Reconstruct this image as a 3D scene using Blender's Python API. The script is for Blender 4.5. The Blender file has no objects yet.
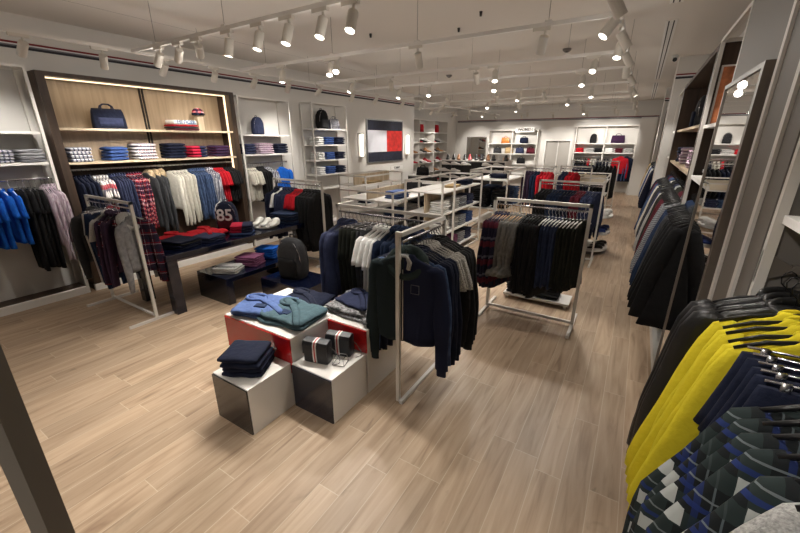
import bpy, math, random
from mathutils import Vector, Matrix
random.seed(7)
PI = math.pi
SC = bpy.context.scene
COL = SC.collection

# ---------------------------------------------------------------- materials
def lin(c):
    return tuple(((x / 255) / 12.92 if x / 255 <= .04045 else (((x / 255) + .055) / 1.055) ** 2.4) for x in c) + (1,)
MATS = {}
def _new(name):
    m = bpy.data.materials.new(name); m.use_nodes = True
    nt = m.node_tree; b = nt.nodes['Principled BSDF']
    return m, nt, b
def plain(name, rgb, rough=.5, metal=0, spec=.5, coat=0, noise=0, bump=0, scale=30):
    if name in MATS: return MATS[name]
    m, nt, b = _new(name)
    b.inputs['Base Color'].default_value = lin(rgb)
    b.inputs['Roughness'].default_value = rough
    b.inputs['Metallic'].default_value = metal
    b.inputs['Specular IOR Level'].default_value = spec
    b.inputs['Coat Weight'].default_value = coat
    if noise or bump:
        tc = nt.nodes.new('ShaderNodeTexCoord'); n = nt.nodes.new('ShaderNodeTexNoise')
        n.inputs['Scale'].default_value = scale; n.inputs['Detail'].default_value = 4
        nt.links.new(tc.outputs['Object'], n.inputs['Vector'])
        if noise:
            mx = nt.nodes.new('ShaderNodeMixRGB'); mx.blend_type = 'MULTIPLY'; mx.inputs[0].default_value = 1
            r = nt.nodes.new('ShaderNodeMapRange'); r.inputs[1].default_value = .3; r.inputs[2].default_value = .7
            r.inputs[3].default_value = 1 - noise; r.inputs[4].default_value = 1 + noise
            nt.links.new(n.outputs[0], r.inputs[0]); mx.inputs[1].default_value = lin(rgb)
            nt.links.new(r.outputs[0], mx.inputs[2]); nt.links.new(mx.outputs[0], b.inputs['Base Color'])
        if bump:
            bp = nt.nodes.new('ShaderNodeBump'); bp.inputs['Strength'].default_value = bump; bp.inputs['Distance'].default_value = .02
            nt.links.new(n.outputs[0], bp.inputs['Height']); nt.links.new(bp.outputs[0], b.inputs['Normal'])
    MATS[name] = m; return m
def emit(name, rgb, s):
    if name in MATS: return MATS[name]
    m = bpy.data.materials.new(name); m.use_nodes = True; nt = m.node_tree
    nt.nodes.remove(nt.nodes['Principled BSDF'])
    e = nt.nodes.new('ShaderNodeEmission'); e.inputs[0].default_value = lin(rgb); e.inputs[1].default_value = s
    nt.links.new(e.outputs[0], nt.nodes['Material Output'].inputs[0]); MATS[name] = m; return m
def cloth(name, rgb, noise=.12, rough=.88, scale=22):
    return plain('cloth_' + name, rgb, rough, spec=.25, noise=noise, bump=.45, scale=scale)
def bands(name, base, xs, zs, rough=.88, spec=.25, cross=None):
    """woven stripes: xs/zs = list of (period, start, width, rgb) along the local x / z axis"""
    if name in MATS: return MATS[name]
    m, nt, b = _new(name); L = nt.links
    b.inputs['Roughness'].default_value = rough; b.inputs['Specular IOR Level'].default_value = spec
    tc = nt.nodes.new('ShaderNodeTexCoord'); sp = nt.nodes.new('ShaderNodeSeparateXYZ'); L.new(tc.outputs['Object'], sp.inputs[0])
    rgb = nt.nodes.new('ShaderNodeRGB'); rgb.outputs[0].default_value = lin(base); cur = rgb.outputs[0]
    for ax, lst in ((0, xs), (2, zs)):
        for (per, st, wd, colr) in lst:
            a = nt.nodes.new('ShaderNodeMath'); a.operation = 'MULTIPLY_ADD'; a.inputs[1].default_value = 1 / per; a.inputs[2].default_value = 50 - st
            L.new(sp.outputs[ax], a.inputs[0])
            f = nt.nodes.new('ShaderNodeMath'); f.operation = 'FRACT'; L.new(a.outputs[0], f.inputs[0])
            c = nt.nodes.new('ShaderNodeMath'); c.operation = 'LESS_THAN'; c.inputs[1].default_value = wd; L.new(f.outputs[0], c.inputs[0])
            s = nt.nodes.new('ShaderNodeMath'); s.operation = 'MULTIPLY'; s.inputs[1].default_value = .8; L.new(c.outputs[0], s.inputs[0])
            mx = nt.nodes.new('ShaderNodeMixRGB'); mx.inputs[2].default_value = lin(colr)
            L.new(s.outputs[0], mx.inputs[0]); L.new(cur, mx.inputs[1]); cur = mx.outputs[0]
    if cross:
        fs = []
        for ax, (per, st, wd) in ((0, cross[0]), (2, cross[1])):
            a = nt.nodes.new('ShaderNodeMath'); a.operation = 'MULTIPLY_ADD'; a.inputs[1].default_value = 1 / per; a.inputs[2].default_value = 50 - st
            L.new(sp.outputs[ax], a.inputs[0])
            f = nt.nodes.new('ShaderNodeMath'); f.operation = 'FRACT'; L.new(a.outputs[0], f.inputs[0])
            c = nt.nodes.new('ShaderNodeMath'); c.operation = 'LESS_THAN'; c.inputs[1].default_value = wd; L.new(f.outputs[0], c.inputs[0]); fs.append(c.outputs[0])
        p = nt.nodes.new('ShaderNodeMath'); p.operation = 'MULTIPLY'; L.new(fs[0], p.inputs[0]); L.new(fs[1], p.inputs[1])
        mx = nt.nodes.new('ShaderNodeMixRGB'); mx.inputs[2].default_value = lin(cross[2]); L.new(p.outputs[0], mx.inputs[0]); L.new(cur, mx.inputs[1]); cur = mx.outputs[0]
    L.new(cur, b.inputs['Base Color']); MATS[name] = m; return m
def wood(name, c1, c2, scale=(1, 1, 1), rough=.5, spec=.4):
    if name in MATS: return MATS[name]
    m, nt, b = _new(name); L = nt.links
    tc = nt.nodes.new('ShaderNodeTexCoord'); mp = nt.nodes.new('ShaderNodeMapping'); mp.inputs['Scale'].default_value = scale
    n = nt.nodes.new('ShaderNodeTexNoise'); n.inputs['Scale'].default_value = 1; n.inputs['Detail'].default_value = 6; n.inputs['Distortion'].default_value = .4
    L.new(tc.outputs['Object'], mp.inputs[0]); L.new(mp.outputs[0], n.inputs['Vector'])
    r = nt.nodes.new('ShaderNodeValToRGB'); r.color_ramp.elements[0].position = .3; r.color_ramp.elements[1].position = .7
    r.color_ramp.elements[0].color = lin(c1); r.color_ramp.elements[1].color = lin(c2)
    L.new(n.outputs[0], r.inputs[0]); L.new(r.outputs[0], b.inputs['Base Color'])
    b.inputs['Roughness'].default_value = rough; b.inputs['Specular IOR Level'].default_value = spec
    MATS[name] = m; return m
def floor_mat():
    m, nt, b = _new('plank_floor'); L = nt.links; N = nt.nodes.new
    tc = N('ShaderNodeTexCoord'); sp = N('ShaderNodeSeparateXYZ'); L.new(tc.outputs['Object'], sp.inputs[0])
    # row index -> random offset per row, so end joints are irregular
    row = N('ShaderNodeMath'); row.operation = 'MULTIPLY_ADD'; row.inputs[1].default_value = 1 / .165; row.inputs[2].default_value = .45; L.new(sp.outputs[0], row.inputs[0])
    fl = N('ShaderNodeMath'); fl.operation = 'FLOOR'; L.new(row.outputs[0], fl.inputs[0])
    wn = N('ShaderNodeTexWhiteNoise'); wn.noise_dimensions = '1D'; L.new(fl.outputs[0], wn.inputs['W'])
    yy = N('ShaderNodeMath'); yy.operation = 'MULTIPLY_ADD'; yy.inputs[1].default_value = 1 / 1.15; L.new(sp.outputs[1], yy.inputs[0]); L.new(wn.outputs['Value'], yy.inputs[2])
    pf = N('ShaderNodeMath'); pf.operation = 'FLOOR'; L.new(yy.outputs[0], pf.inputs[0])
    cb = N('ShaderNodeCombineXYZ'); L.new(fl.outputs[0], cb.inputs[0]); L.new(pf.outputs[0], cb.inputs[1])
    w2 = N('ShaderNodeTexWhiteNoise'); w2.noise_dimensions = '3D'; L.new(cb.outputs[0], w2.inputs['Vector'])
    # joints
    def edge(src, w):
        fr = N('ShaderNodeMath'); fr.operation = 'FRACT'; L.new(src, fr.inputs[0])
        s = N('ShaderNodeMath'); s.operation = 'SUBTRACT'; s.inputs[1].default_value = .5; L.new(fr.outputs[0], s.inputs[0])
        a = N('ShaderNodeMath'); a.operation = 'ABSOLUTE'; L.new(s.outputs[0], a.inputs[0])
        g = N('ShaderNodeMath'); g.operation = 'GREATER_THAN'; g.inputs[1].default_value = .5 - w; L.new(a.outputs[0], g.inputs[0]); return g.outputs[0]
    e1 = edge(row.outputs[0], .014); e2 = edge(yy.outputs[0], .0022)
    mxm = N('ShaderNodeMath'); mxm.operation = 'MAXIMUM'; L.new(e1, mxm.inputs[0]); L.new(e2, mxm.inputs[1])
    # grain, shifted per plank
    off = N('ShaderNodeVectorMath'); off.operation = 'MULTIPLY_ADD'; off.inputs[1].default_value = (9, 9, 9); L.new(w2.outputs['Color'], off.inputs[0]); 
    mp = N('ShaderNodeMapping'); mp.inputs['Scale'].default_value = (14, 1.1, 1); L.new(tc.outputs['Object'], mp.inputs[0]); L.new(mp.outputs[0], off.inputs[2])
    n = N('ShaderNodeTexNoise'); n.inputs['Scale'].default_value = 1.2; n.inputs['Detail'].default_value = 7; n.inputs['Distortion'].default_value = 1.1; L.new(off.outputs[0], n.inputs['Vector'])
    r = N('ShaderNodeValToRGB'); e = r.color_ramp.elements
    e[0].position = .25; e[0].color = lin((140, 117, 96)); e[1].position = .75; e[1].color = lin((190, 168, 144))
    k = r.color_ramp.elements.new(.45); k.color = lin((170, 147, 123))
    L.new(n.outputs[0], r.inputs[0])
    # knots
    mp2 = N('ShaderNodeMapping'); mp2.inputs['Scale'].default_value = (5, 1.6, 1); L.new(tc.outputs['Object'], mp2.inputs[0])
    of2 = N('ShaderNodeVectorMath'); of2.operation = 'MULTIPLY_ADD'; of2.inputs[1].default_value = (5, 5, 5); L.new(w2.outputs['Color'], of2.inputs[0]); L.new(mp2.outputs[0], of2.inputs[2])
    n2 = N('ShaderNodeTexNoise'); n2.inputs['Scale'].default_value = 1.0; n2.inputs['Detail'].default_value = 3; n2.inputs['Distortion'].default_value = 2; L.new(of2.outputs[0], n2.inputs['Vector'])
    r2 = N('ShaderNodeMapRange'); r2.inputs[1].default_value = .66; r2.inputs[2].default_value = .76; r2.inputs[3].default_value = 1; r2.inputs[4].default_value = .72; L.new(n2.outputs[0], r2.inputs[0])
    mk = N('ShaderNodeMixRGB'); mk.blend_type = 'MULTIPLY'; mk.inputs[0].default_value = 1; L.new(r.outputs[0], mk.inputs[1]); L.new(r2.outputs[0], mk.inputs[2])
    pr_ = N('ShaderNodeMapRange'); pr_.inputs[3].default_value = .86; pr_.inputs[4].default_value = 1.08; L.new(w2.outputs['Value'], pr_.inputs[0])
    mp_ = N('ShaderNodeMixRGB'); mp_.blend_type = 'MULTIPLY'; mp_.inputs[0].default_value = 1; L.new(mk.outputs[0], mp_.inputs[1]); L.new(pr_.outputs[0], mp_.inputs[2])
    mj = N('ShaderNodeMixRGB'); mj.inputs[2].default_value = lin((205, 190, 168)); 
    sj = N('ShaderNodeMath'); sj.operation = 'MULTIPLY'; sj.inputs[1].default_value = .55; L.new(mxm.outputs[0], sj.inputs[0])
    L.new(sj.outputs[0], mj.inputs[0]); L.new(mp_.outputs[0], mj.inputs[1]); L.new(mj.outputs[0], b.inputs['Base Color'])
    b.inputs['Roughness'].default_value = .42; b.inputs['Specular IOR Level'].default_value = .35
    return m

WHITE = plain('white_paint', (226, 224, 220), .55)
WALLM = plain('wall_paint', (214, 211, 206), .8, noise=.02, scale=2)
CEILM = plain('ceiling_paint', (214, 208, 200), .9)
METAL = plain('white_powder_coated_steel', (216, 212, 206), .4)
SHELF = plain('white_shelf_laminate', (228, 226, 222), .4)
LAMPM = plain('lamp_housing_cream', (206, 200, 190), .5)
GREYP = plain('grey_panel', (116, 111, 106), .6)
GWHITE = plain('gloss_white_lacquer', (226, 223, 218), .22, coat=.3)
GRED = plain('gloss_red_lacquer', (176, 24, 26), .12, coat=.5)
GNAVY = plain('gloss_navy_lacquer', (9, 15, 36), .15, coat=.3)
GBLACK = plain('smoked_gloss_panel', (50, 45, 43), .16, coat=.15)
GINK = plain('ink_gloss_panel', (32, 33, 44), .16, coat=.15)
OAK = wood('light_oak', (178, 160, 134), (206, 188, 162), (1.5, 14, .8))
OAKV = wood('light_oak_panel', (146, 128, 106), (170, 151, 127), (20, 20, 1.2))
WALNUT = wood('walnut', (46, 35, 27), (72, 55, 43), (16, 16, 1.0))
CHROME = plain('chrome', (200, 200, 205), .18, metal=1)
BLACKM = plain('black_metal', (24, 24, 26), .4)
DKFRAME = plain('dark_bronze_frame', (118, 111, 104), .4, metal=.2)
WOODH = plain('wooden_hanger', (196, 160, 112), .5)
WHITEH = plain('white_hanger', (235, 235, 235), .4)
BLACKH = plain('black_hanger', (18, 18, 20), .35)
MIRROR = plain('mirror_glass', (235, 235, 235), .015, metal=1)
LENS = emit('lamp_glow', (255, 246, 232), 14)
LENSF = emit('lamp_glow_dim', (255, 246, 232), 3)
LED = emit('led_strip_glow', (255, 226, 185), 2.2)
SCONCE = emit('sconce_glow', (255, 246, 230), 3.2)
DARKP = plain('dark_slot', (34, 31, 29), .8)
for nm in ():
    pass

C = dict(
 navy=cloth('navy', (44, 50, 76)), navy2=cloth('navy_deep', (20, 26, 46)), royal=cloth('royal_blue', (24, 98, 200)),
 blue=cloth('mid_blue', (50, 74, 126)), blue2=cloth('slate_blue', (44, 54, 80)), split=bands('hoodie_two_tone', (24, 30, 54), [(2, .5, .5, (30, 42, 40))], []), denim=cloth('denim', (62, 80, 112), .3), ddenim=cloth('dark_denim', (30, 44, 70), .3),
 black=cloth('black', (24, 24, 26)), char=cloth('charcoal', (52, 53, 56)), grey=cloth('grey', (120, 120, 122), .25),
 lgrey=cloth('light_grey_marl', (176, 176, 174), .3, scale=160), white=cloth('white', (228, 228, 226), .06), cream=cloth('cream', (206, 202, 190), .08),
 red=cloth('red', (186, 26, 40)), maroon=cloth('maroon', (84, 26, 38)), yellow=cloth('yellow', (204, 188, 40), .03), green=cloth('dark_green', (36, 48, 46)),
 teal=cloth('teal', (66, 88, 96)), sky=cloth('cornflower', (76, 96, 142)), purple=cloth('plum', (60, 44, 66)), mauve=cloth('mauve', (122, 72, 104)),
 olive=cloth('olive_black', (36, 38, 32)), tan=cloth('tan', (186, 160, 118)), leather=plain('black_leather', (24, 24, 25), .32, bump=.2, scale=40),
 orange=plain('tan_orange_leather', (210, 130, 60), .4), greyg=cloth('taupe_grey', (104, 102, 98), .25),
 fur=plain('tan_fur', (182, 160, 128), .95, noise=.5, bump=1, scale=90),
 plaidred=bands('plaid_red', (150, 22, 38), [(.07, 0, .4, (26, 24, 48)), (.07, .6, .08, (220, 200, 200))], [(.07, 0, .4, (26, 24, 48)), (.07, .65, .08, (210, 190, 190))]),
 plaiddark=bands('plaid_dark_red', (60, 22, 38), [(.09, 0, .45, (26, 28, 52)), (.09, .7, .05, (190, 170, 180))], [(.12, 0, .4, (28, 26, 46)), (.12, .6, .1, (120, 20, 36)), (.12, .5, .03, (190, 170, 180))]),
 plaidband=bands('plaid_banded', (28, 26, 46), [(.14, .2, .2, (70, 26, 40))], [(.22, 0, .3, (92, 28, 44)), (.22, .4, .12, (96, 96, 110))]),
 plaidgreen=bands('plaid_green_white', (24, 28, 30), [(.12, .0, .36, (40, 50, 50)), (.12, .55, .10, (30, 44, 92)), (.12, .78, .03, (90, 100, 104))],
                  [(.13, .0, .34, (40, 50, 50)), (.13, .48, .10, (32, 48, 104)), (.13, .72, .035, (110, 118, 122))], cross=((.12, .02, .44), (.13, .03, .34), (168, 172, 170))),
 stripeblue=bands('stripe_lilac', (188, 176, 186), [(.018, 0, .3, (150, 120, 140))], []),
 stripew=bands('stripe_white', (220, 220, 222), [], [(.05, 0, .4, (40, 44, 60))]),
 checkwb=bands('check_white_blue', (222, 222, 226), [(.045, 0, .4, (36, 44, 76))], [(.022, 0, .45, (36, 44, 76))]),
 checkwr=bands('check_white_red', (222, 218, 216), [(.05, 0, .18, (170, 30, 44)), (.05, .4, .16, (40, 48, 88))], [(.04, 0, .25, (60, 66, 100))]),
 checkpink=bands('check_pink', (206, 190, 200), [(.03, 0, .3, (120, 80, 110))], [(.03, 0, .3, (120, 80, 110))]),
 checkbur=bands('check_burgundy', (74, 30, 54), [(.04, 0, .4, (34, 34, 66))], [(.03, 0, .4, (34, 34, 66))]),
 navyred=bands('navy_red_block', (28, 34, 60), [(.4, .53, .5, (190, 28, 56))], []),
 print=bands('print_black_white', (214, 214, 212), [(.03, 0, .42, (28, 30, 44))], [(.016, 0, .35, (28, 30, 44))]),
 printred=bands('print_white_red', (224, 220, 218), [(.09, .2, .3, (44, 50, 80))], [(.30, .2, .2, (180, 40, 56))]),
 stripegrey=bands('stripe_grey', (150, 152, 156), [], [(.02, 0, .4, (60, 62, 74))]),
 knitprint=plain('printed_knit', (120, 120, 122), .9, noise=1.0, scale=45), knit=cloth('marled_knit', (168, 166, 160), .5, scale=120),
)

# ---------------------------------------------------------------- mesh builder
class MB:
    def __init__(s): s.v = []; s.f = []
    def box(s, x0, x1, y0, y1, z0, z1):
        b = len(s.v)
        s.v += [(x0,y0,z0),(x1,y0,z0),(x1,y1,z0),(x0,y1,z0),(x0,y0,z1),(x1,y0,z1),(x1,y1,z1),(x0,y1,z1)]
        s.f += [tuple(b+i for i in q) for q in ((0,3,2,1),(4,5,6,7),(0,1,5,4),(1,2,6,5),(2,3,7,6),(3,0,4,7))]; return s
    def rings(s, rs, cap0=True, cap1=True):
        b = len(s.v); n = len(rs[0])
        for r in rs: s.v += [tuple(p) for p in r]
        for i in range(len(rs) - 1):
            for j in range(n):
                k = (j + 1) % n
                s.f.append((b+i*n+j, b+i*n+k, b+(i+1)*n+k, b+(i+1)*n+j))
        if cap0: s.f.append(tuple(b + j for j in reversed(range(n))))
        if cap1: s.f.append(tuple(b + (len(rs)-1)*n + j for j in range(n)))
        return s
    def tube(s, pts, r, n=8, cap=True):
        pts = [Vector(p) for p in pts]; rs = []; up = None
        rr = r if isinstance(r, (list, tuple)) else [r] * len(pts)
        for i, p in enumerate(pts):
            d = (pts[min(i+1, len(pts)-1)] - pts[max(i-1, 0)]).normalized()
            if up is None: up = Vector((0,0,1)) if abs(d.z) < .9 else Vector((1,0,0))
            a = d.cross(up).normalized(); u2 = a.cross(d).normalized(); up = u2
            rs.append([p + (a*math.cos(2*PI*k/n) + u2*math.sin(2*PI*k/n)) * rr[i] for k in range(n)])
        return s.rings(rs, cap, cap)
    def bar(s, p0, p1, w=.025):
        """axis aligned square bar"""
        lo = [min(a, b) - w/2 for a, b in zip(p0, p1)]; hi = [max(a, b) + w/2 for a, b in zip(p0, p1)]
        return s.box(lo[0], hi[0], lo[1], hi[1], lo[2], hi[2])
    def mesh(s, name, mat, smooth=False):
        me = bpy.data.meshes.new(name); me.from_pydata(s.v, [], s.f); me.materials.append(mat)
        if smooth: me.polygons.foreach_set('use_smooth', [True] * len(me.polygons))
        me.update(); return me
    def build(s, name, mat, parent=None, smooth=False, loc=None, rot=None, bevel=0):
        o = bpy.data.objects.new(name, s.mesh(name, mat, smooth)); COL.objects.link(o)
        if parent: o.parent = parent
        if loc: o.location = loc
        if rot: o.rotation_euler = rot
        if bevel:
            m = o.modifiers.new('bevel', 'BEVEL'); m.width = bevel; m.segments = 2; m.limit_method = 'ANGLE'
        return o
LONG = []
USED = {}
def tag(o, label, cat, group=None):
    o['label'] = label; o['category'] = cat
    if group: o['group'] = group
    n = len(label.split())
    if n > 16 or n < 4: LONG.append(label)
    USED[label] = USED.get(label, 0) + 1
    return o
def thing(name, label, cat, loc=(0,0,0), rz=0, group=None):
    o = bpy.data.objects.new(name, None); COL.objects.link(o); o.location = loc; o.rotation_euler = (0,0,rz)
    o.empty_display_size = .1
    return tag(o, label, cat, group)
def struct(o): o['kind'] = 'structure'; return o
def bx(*a): return MB().box(*a)
def clone(src, loc, rz=0, scale=1):
    r = src.copy(); COL.objects.link(r)
    r.location = loc; r.rotation_euler = (0, 0, rz)
    r.scale = (scale,)*3 if not isinstance(scale, tuple) else scale
    for ch in KIDS.get(src.name, ()):
        c = ch.copy(); COL.objects.link(c); c.parent = r
        for g in KIDS.get(ch.name, ()):
            d = g.copy(); COL.objects.link(d); d.parent = c
    return r
KIDS = {}
ORD = ['first', 'second', 'third', 'fourth', 'fifth', 'sixth', 'seventh', 'eighth', 'ninth', 'tenth', 'eleventh', 'twelfth']
NUM = ['zero', 'one', 'two', 'three', 'four', 'five', 'six', 'seven', 'eight', 'nine', 'ten', 'eleven', 'twelve']

# ---------------------------------------------------------------- room shell
XL, XR, YB, YF, ZC = -6.84, .95, 18.4, -3.2, 3.55
FXL, FXR = -6.45, .45
FM = floor_mat()
struct(bx(-9.2, XR, YF, YB, -.1, 0).build('floor', FM))
struct(bx(-5.66, XR, YF, YB, ZC, ZC+.1).build('ceiling', CEILM))
struct(bx(-9.2, -5.69, YF, YB, ZC+.02, ZC+.1).build('ceiling', CEILM))
struct(bx(XL-.15, XL, YF, 11.95, 0, ZC+.02).build('wall_left', WALLM))
struct(bx(-9.2, XL-.15, 11.8, 11.95, 0, ZC+.02).build('wall_left', WALLM))
struct(bx(-8.2, -8.05, 11.95, YB, 0, ZC+.02).build('wall_left', WALLM))
struct(bx(XR, XR+.15, YF, YB, 0, ZC+.02).build('wall_right', WALLM))
struct(bx(-9.2, XR, YF-.15, YF, 0, ZC+.02).build('wall_front', WALLM))
# back wall with a doorway recess
wb = MB(); wb.box(-9.2, -3.66, YB, YB+.15, 0, ZC+.02); wb.box(-2.66, XR, YB, YB+.15, 0, ZC+.02); wb.box(-3.66, -2.66, YB, YB+.15, 2.05, ZC+.02)
struct(wb.build('wall_back', WALLM))
struct(bx(-3.66, -2.66, YB+.1, YB+.14, 0, 2.05).build('door_1', plain('door_paint', (176, 172, 166), .6)))
dt = MB(); dt.box(-3.72, -3.66, YB-.03, YB, 0, 2.11); dt.box(-2.66, -2.6, YB-.03, YB, 0, 2.11); dt.box(-3.66, -2.66, YB-.03, YB, 2.05, 2.11); dt.box(-3.18, -3.14, YB+.06, YB+.1, 0, 2.05)
struct(dt.build('trim_1', WHITE))
RS = plain('stripe_red', (120, 24, 34), .6); BS = plain('stripe_black', (26, 24, 34), .6); WS = plain('stripe_white', (190, 185, 180), .6)
def stripe(n, x0, x1, y0, y1, z):
    struct(bx(x0, x1, y0, y1, z, z+.024).build('trim_%d' % n, RS)); struct(bx(x0, x1, y0, y1, z-.058, z-.032).build('trim_%d' % n, BS))
    struct(bx(x0, x1, y0, y1, z-.032, z).build('trim_%d' % n, WS))
stripe(2, XL, XL+.012, -3, 11.95, 3.235)
stripe(3, -8.0, .4, YB-.012, YB, 2.97)
struct(bx(-5.69, -5.66, YF, YB, ZC+.006, ZC+.02).build('trim_11', DARKP))  # dark strip stands for the shade inside the ceiling gap
# right wall piers and pilaster
struct(bx(FXR, XR, 1.86, 3.52, 0, ZC).build('trim_4', GREYP))
for y in (2.36, 2.02):
    struct(bx(FXR-.012, FXR, y, y+.045, 0, ZC).build('trim_5', WHITE))
struct(bx(.33, XR, 9.3, 10.0, 0, ZC).build('trim_6', WALLM)); stripe(7, .33, .95, 9.288, 9.3, 3.24)
struct(bx(.36, XR, 14.3, 14.9, 0, ZC).build('trim_8', WALLM)); stripe(9, .36, .95, 14.288, 14.3, 3.24)
struct(bx(-.17, .36, 17.6, YB, 0, 2.9).build('trim_10', WALLM))
# ceiling air slots
for i, (y0, y1) in enumerate(((3.0, 5.75), (6.5, 12.2), (12.95, 17.8))):
    s = thing('ceiling_air_slot', ['double ceiling air slot right above the wall mirror', 'long double ceiling air slot beyond the nearest one', 'farthest double ceiling air slot towards the back wall'][i], 'air vent', (.06, y0, ZC))
    f = MB(); f.box(-.065, -.05, 0, y1-y0, -.008, 0); f.box(.05, .065, 0, y1-y0, -.008, 0); f.box(-.006, .006, 0, y1-y0, -.008, 0); f.build('frame', WHITE, s)
    bx(-.05, .05, .01, y1-y0-.01, -.004, -.001).build('diffuser_plate', WHITE, s)
    for sx in (-.028, .028): bx(sx-.007, sx+.007, .02, y1-y0-.02, -.006, -.004).build('slot', DARKP, s)
for (x, y, t) in ((-1.34, 7.5, 'smoke detector on the ceiling between the right-hand lighting tracks'), (-4.15, 8.9, 'flat smoke detector on the ceiling towards the left wall')):
    o = thing('smoke_detector', t, 'smoke detector', (x, y, ZC))
    MB().rings([[(r*math.cos(a), r*math.sin(a), z) for a in [2*PI*k/16 for k in range(16)]] for r, z in ((.07, 0), (.07, -.02), (.045, -.045))]).build('body', GREYP, o)
    MB().rings([[(r*math.cos(a), r*math.sin(a), z) for a in [2*PI*k/12 for k in range(12)]] for r, z in ((.03, -.045), (.03, -.052))]).build('sensor', DARKP, o)
o = thing('security_camera', 'small dark dome security camera on the ceiling at right', 'security camera', (.25, 9.1, ZC))
bx(-.05, .05, -.05, .05, -.03, 0).build('mount', WHITE, o)
MB().tube([(0, .05, -.06), (0, -.09, -.08)], .035, 12).build('body', BLACKM, o)
for i, (x, y) in enumerate(((-3.0, 2.55), (-1.9, 4.9), (-2.4, 5.4), (-3.6, 5.0), (-.75, 4.9))):
    o = tag(MB().rings([[(x+r*math.cos(a), y+r*math.sin(a), z) for a in [2*PI*k/10 for k in range(10)]] for r, z in ((.02, ZC), (.014, ZC-.05))]).build('sprinkler_head', BLACKM),
            'small dark sprinkler head on the ceiling, %s from the camera' % ORD[[0, 1, 4, 3, 2][i]], 'sprinkler', 'ceiling sprinkler heads')

# ---------------------------------------------------------------- lighting tracks and spotlights
TZ = 3.10
TR = [2.62, 4.12, 5.75, 6.95, 8.7, 10.5, 12.1, 14.3, 16.2]
TN = ['nearest', 'second', 'third', 'fourth', 'fifth', 'sixth', 'seventh', 'eighth', 'ninth']
for i, y in enumerate(TR):
    x0 = -5.46 if i < 6 else -7.2
    t = thing('lighting_track', 'white ceiling track across the shop, %s from the camera' % (TN[i] if i else 'nearest') , 'lighting track', (0, y, TZ), 0, 'cross tracks')
    bx(x0, -.33, -.018, .018, 0, .035).build('rail', METAL, t)
    n = 4
    for k in range(n):
        x = x0 + .6 + (-.33-x0-1.2)*k/(n-1) + random.uniform(-.1, .1)
        MB().tube([(x, 0, .03), (x, 0, ZC-TZ)], .0022, 5).build('suspension_wire', GREYP, t)
        bx(x-.03, x+.03, -.022, .022, .03, .05).build('clip', METAL, t)
for (x, y0, y1, l) in ((-5.46, -1.5, 17, 'long white ceiling track running beside the left wall'), (-.345, 1.2, 17, 'long white ceiling track along the right-hand aisle')):
    t = thing('lighting_track', l, 'lighting track', (x, y0, TZ), 0)
    bx(-.018, .018, 0, y1-y0, 0, .035).build('rail', METAL, t)
    for k in range(8):
        yy = .8 + k*2.1
        MB().tube([(0, yy, .03), (0, yy, ZC-TZ+.02 if x > -5 else ZC-TZ)], .0022, 5).build('suspension_wire', GREYP, t)
_sp = {}
def spot_mesh():
    cyl = lambda r, z, n=20: [(r*math.cos(2*PI*k/n), r*math.sin(2*PI*k/n), z) for k in range(n)]
    h = MB().rings([cyl(.038, -.01), (cyl(.041, -.018)), cyl(.041, -.165), cyl(.036, -.165), cyl(.035, -.155)], True, False).mesh('housing', LAMPM)
    l = MB().rings([cyl(.0355, -.158), cyl(.0355, -.157)]).mesh('lens', LENS)
    l2 = MB().rings([cyl(.0355, -.158), cyl(.0355, -.157)]).mesh('lens', LENSF)
    a = bx(-.11, .05, -.018, .018, -.03, 0); a.tube([(0, 0, -.03), (0, 0, -.06)], .012, 8)
    return h, l, l2, a.mesh('adapter', LAMPM)
SH, SL, SL2, SA = spot_mesh()
CEIL_FILL = .021
def head(x, y, target, label, group, power=0, along='x', size=66, scale=1.0, lensmesh=None):
    r = thing('track_spotlight', label, 'spotlight', (x, y, TZ), 0 if along == 'x' else PI/2, group)
    a = bpy.data.objects.new('adapter', SA); COL.objects.link(a); a.parent = r
    h = bpy.data.objects.new('housing', SH); COL.objects.link(h); h.parent = r
    d = (Vector(target) - Vector((x, y, TZ-.07))).normalized()
    q = (-d).to_track_quat('Z', 'Y')
    M = Matrix.Translation((x, y, TZ-.065)) @ q.to_matrix().to_4x4() @ Matrix.Diagonal((scale, scale, scale, 1))
    base = Matrix.Translation((x, y, TZ)) @ Matrix.Rotation(r.rotation_euler.z, 4, 'Z')
    h.matrix_local = base.inverted() @ M
    ln = bpy.data.objects.new('lens', lensmesh or SL); COL.objects.link(ln); ln.parent = h
    if power:
        L = bpy.data.lights.new('spot_beam', 'SPOT'); L.energy = power; L.spot_size = math.radians(size); L.spot_blend = .75
        L.shadow_soft_size = .035; L.color = (1, .94, .86)
        lo = bpy.data.objects.new('spot_beam', L); COL.objects.link(lo)
        lo.matrix_world = Matrix.Translation(Vector((x, y, TZ-.065)) + d*.185*scale) @ q.to_matrix().to_4x4()
        G = bpy.data.lights.new('added_ceiling_fill', 'POINT'); G.energy = power*CEIL_FILL; G.shadow_soft_size = .05; G.color = (1, .94, .87)  # added point light below each lens, brightens the ceiling
        go = bpy.data.objects.new('added_ceiling_fill', G); COL.objects.link(go); go.location = Vector((x, y, TZ-.065)) + d*.27*scale
    return r
P0 = 104
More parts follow.
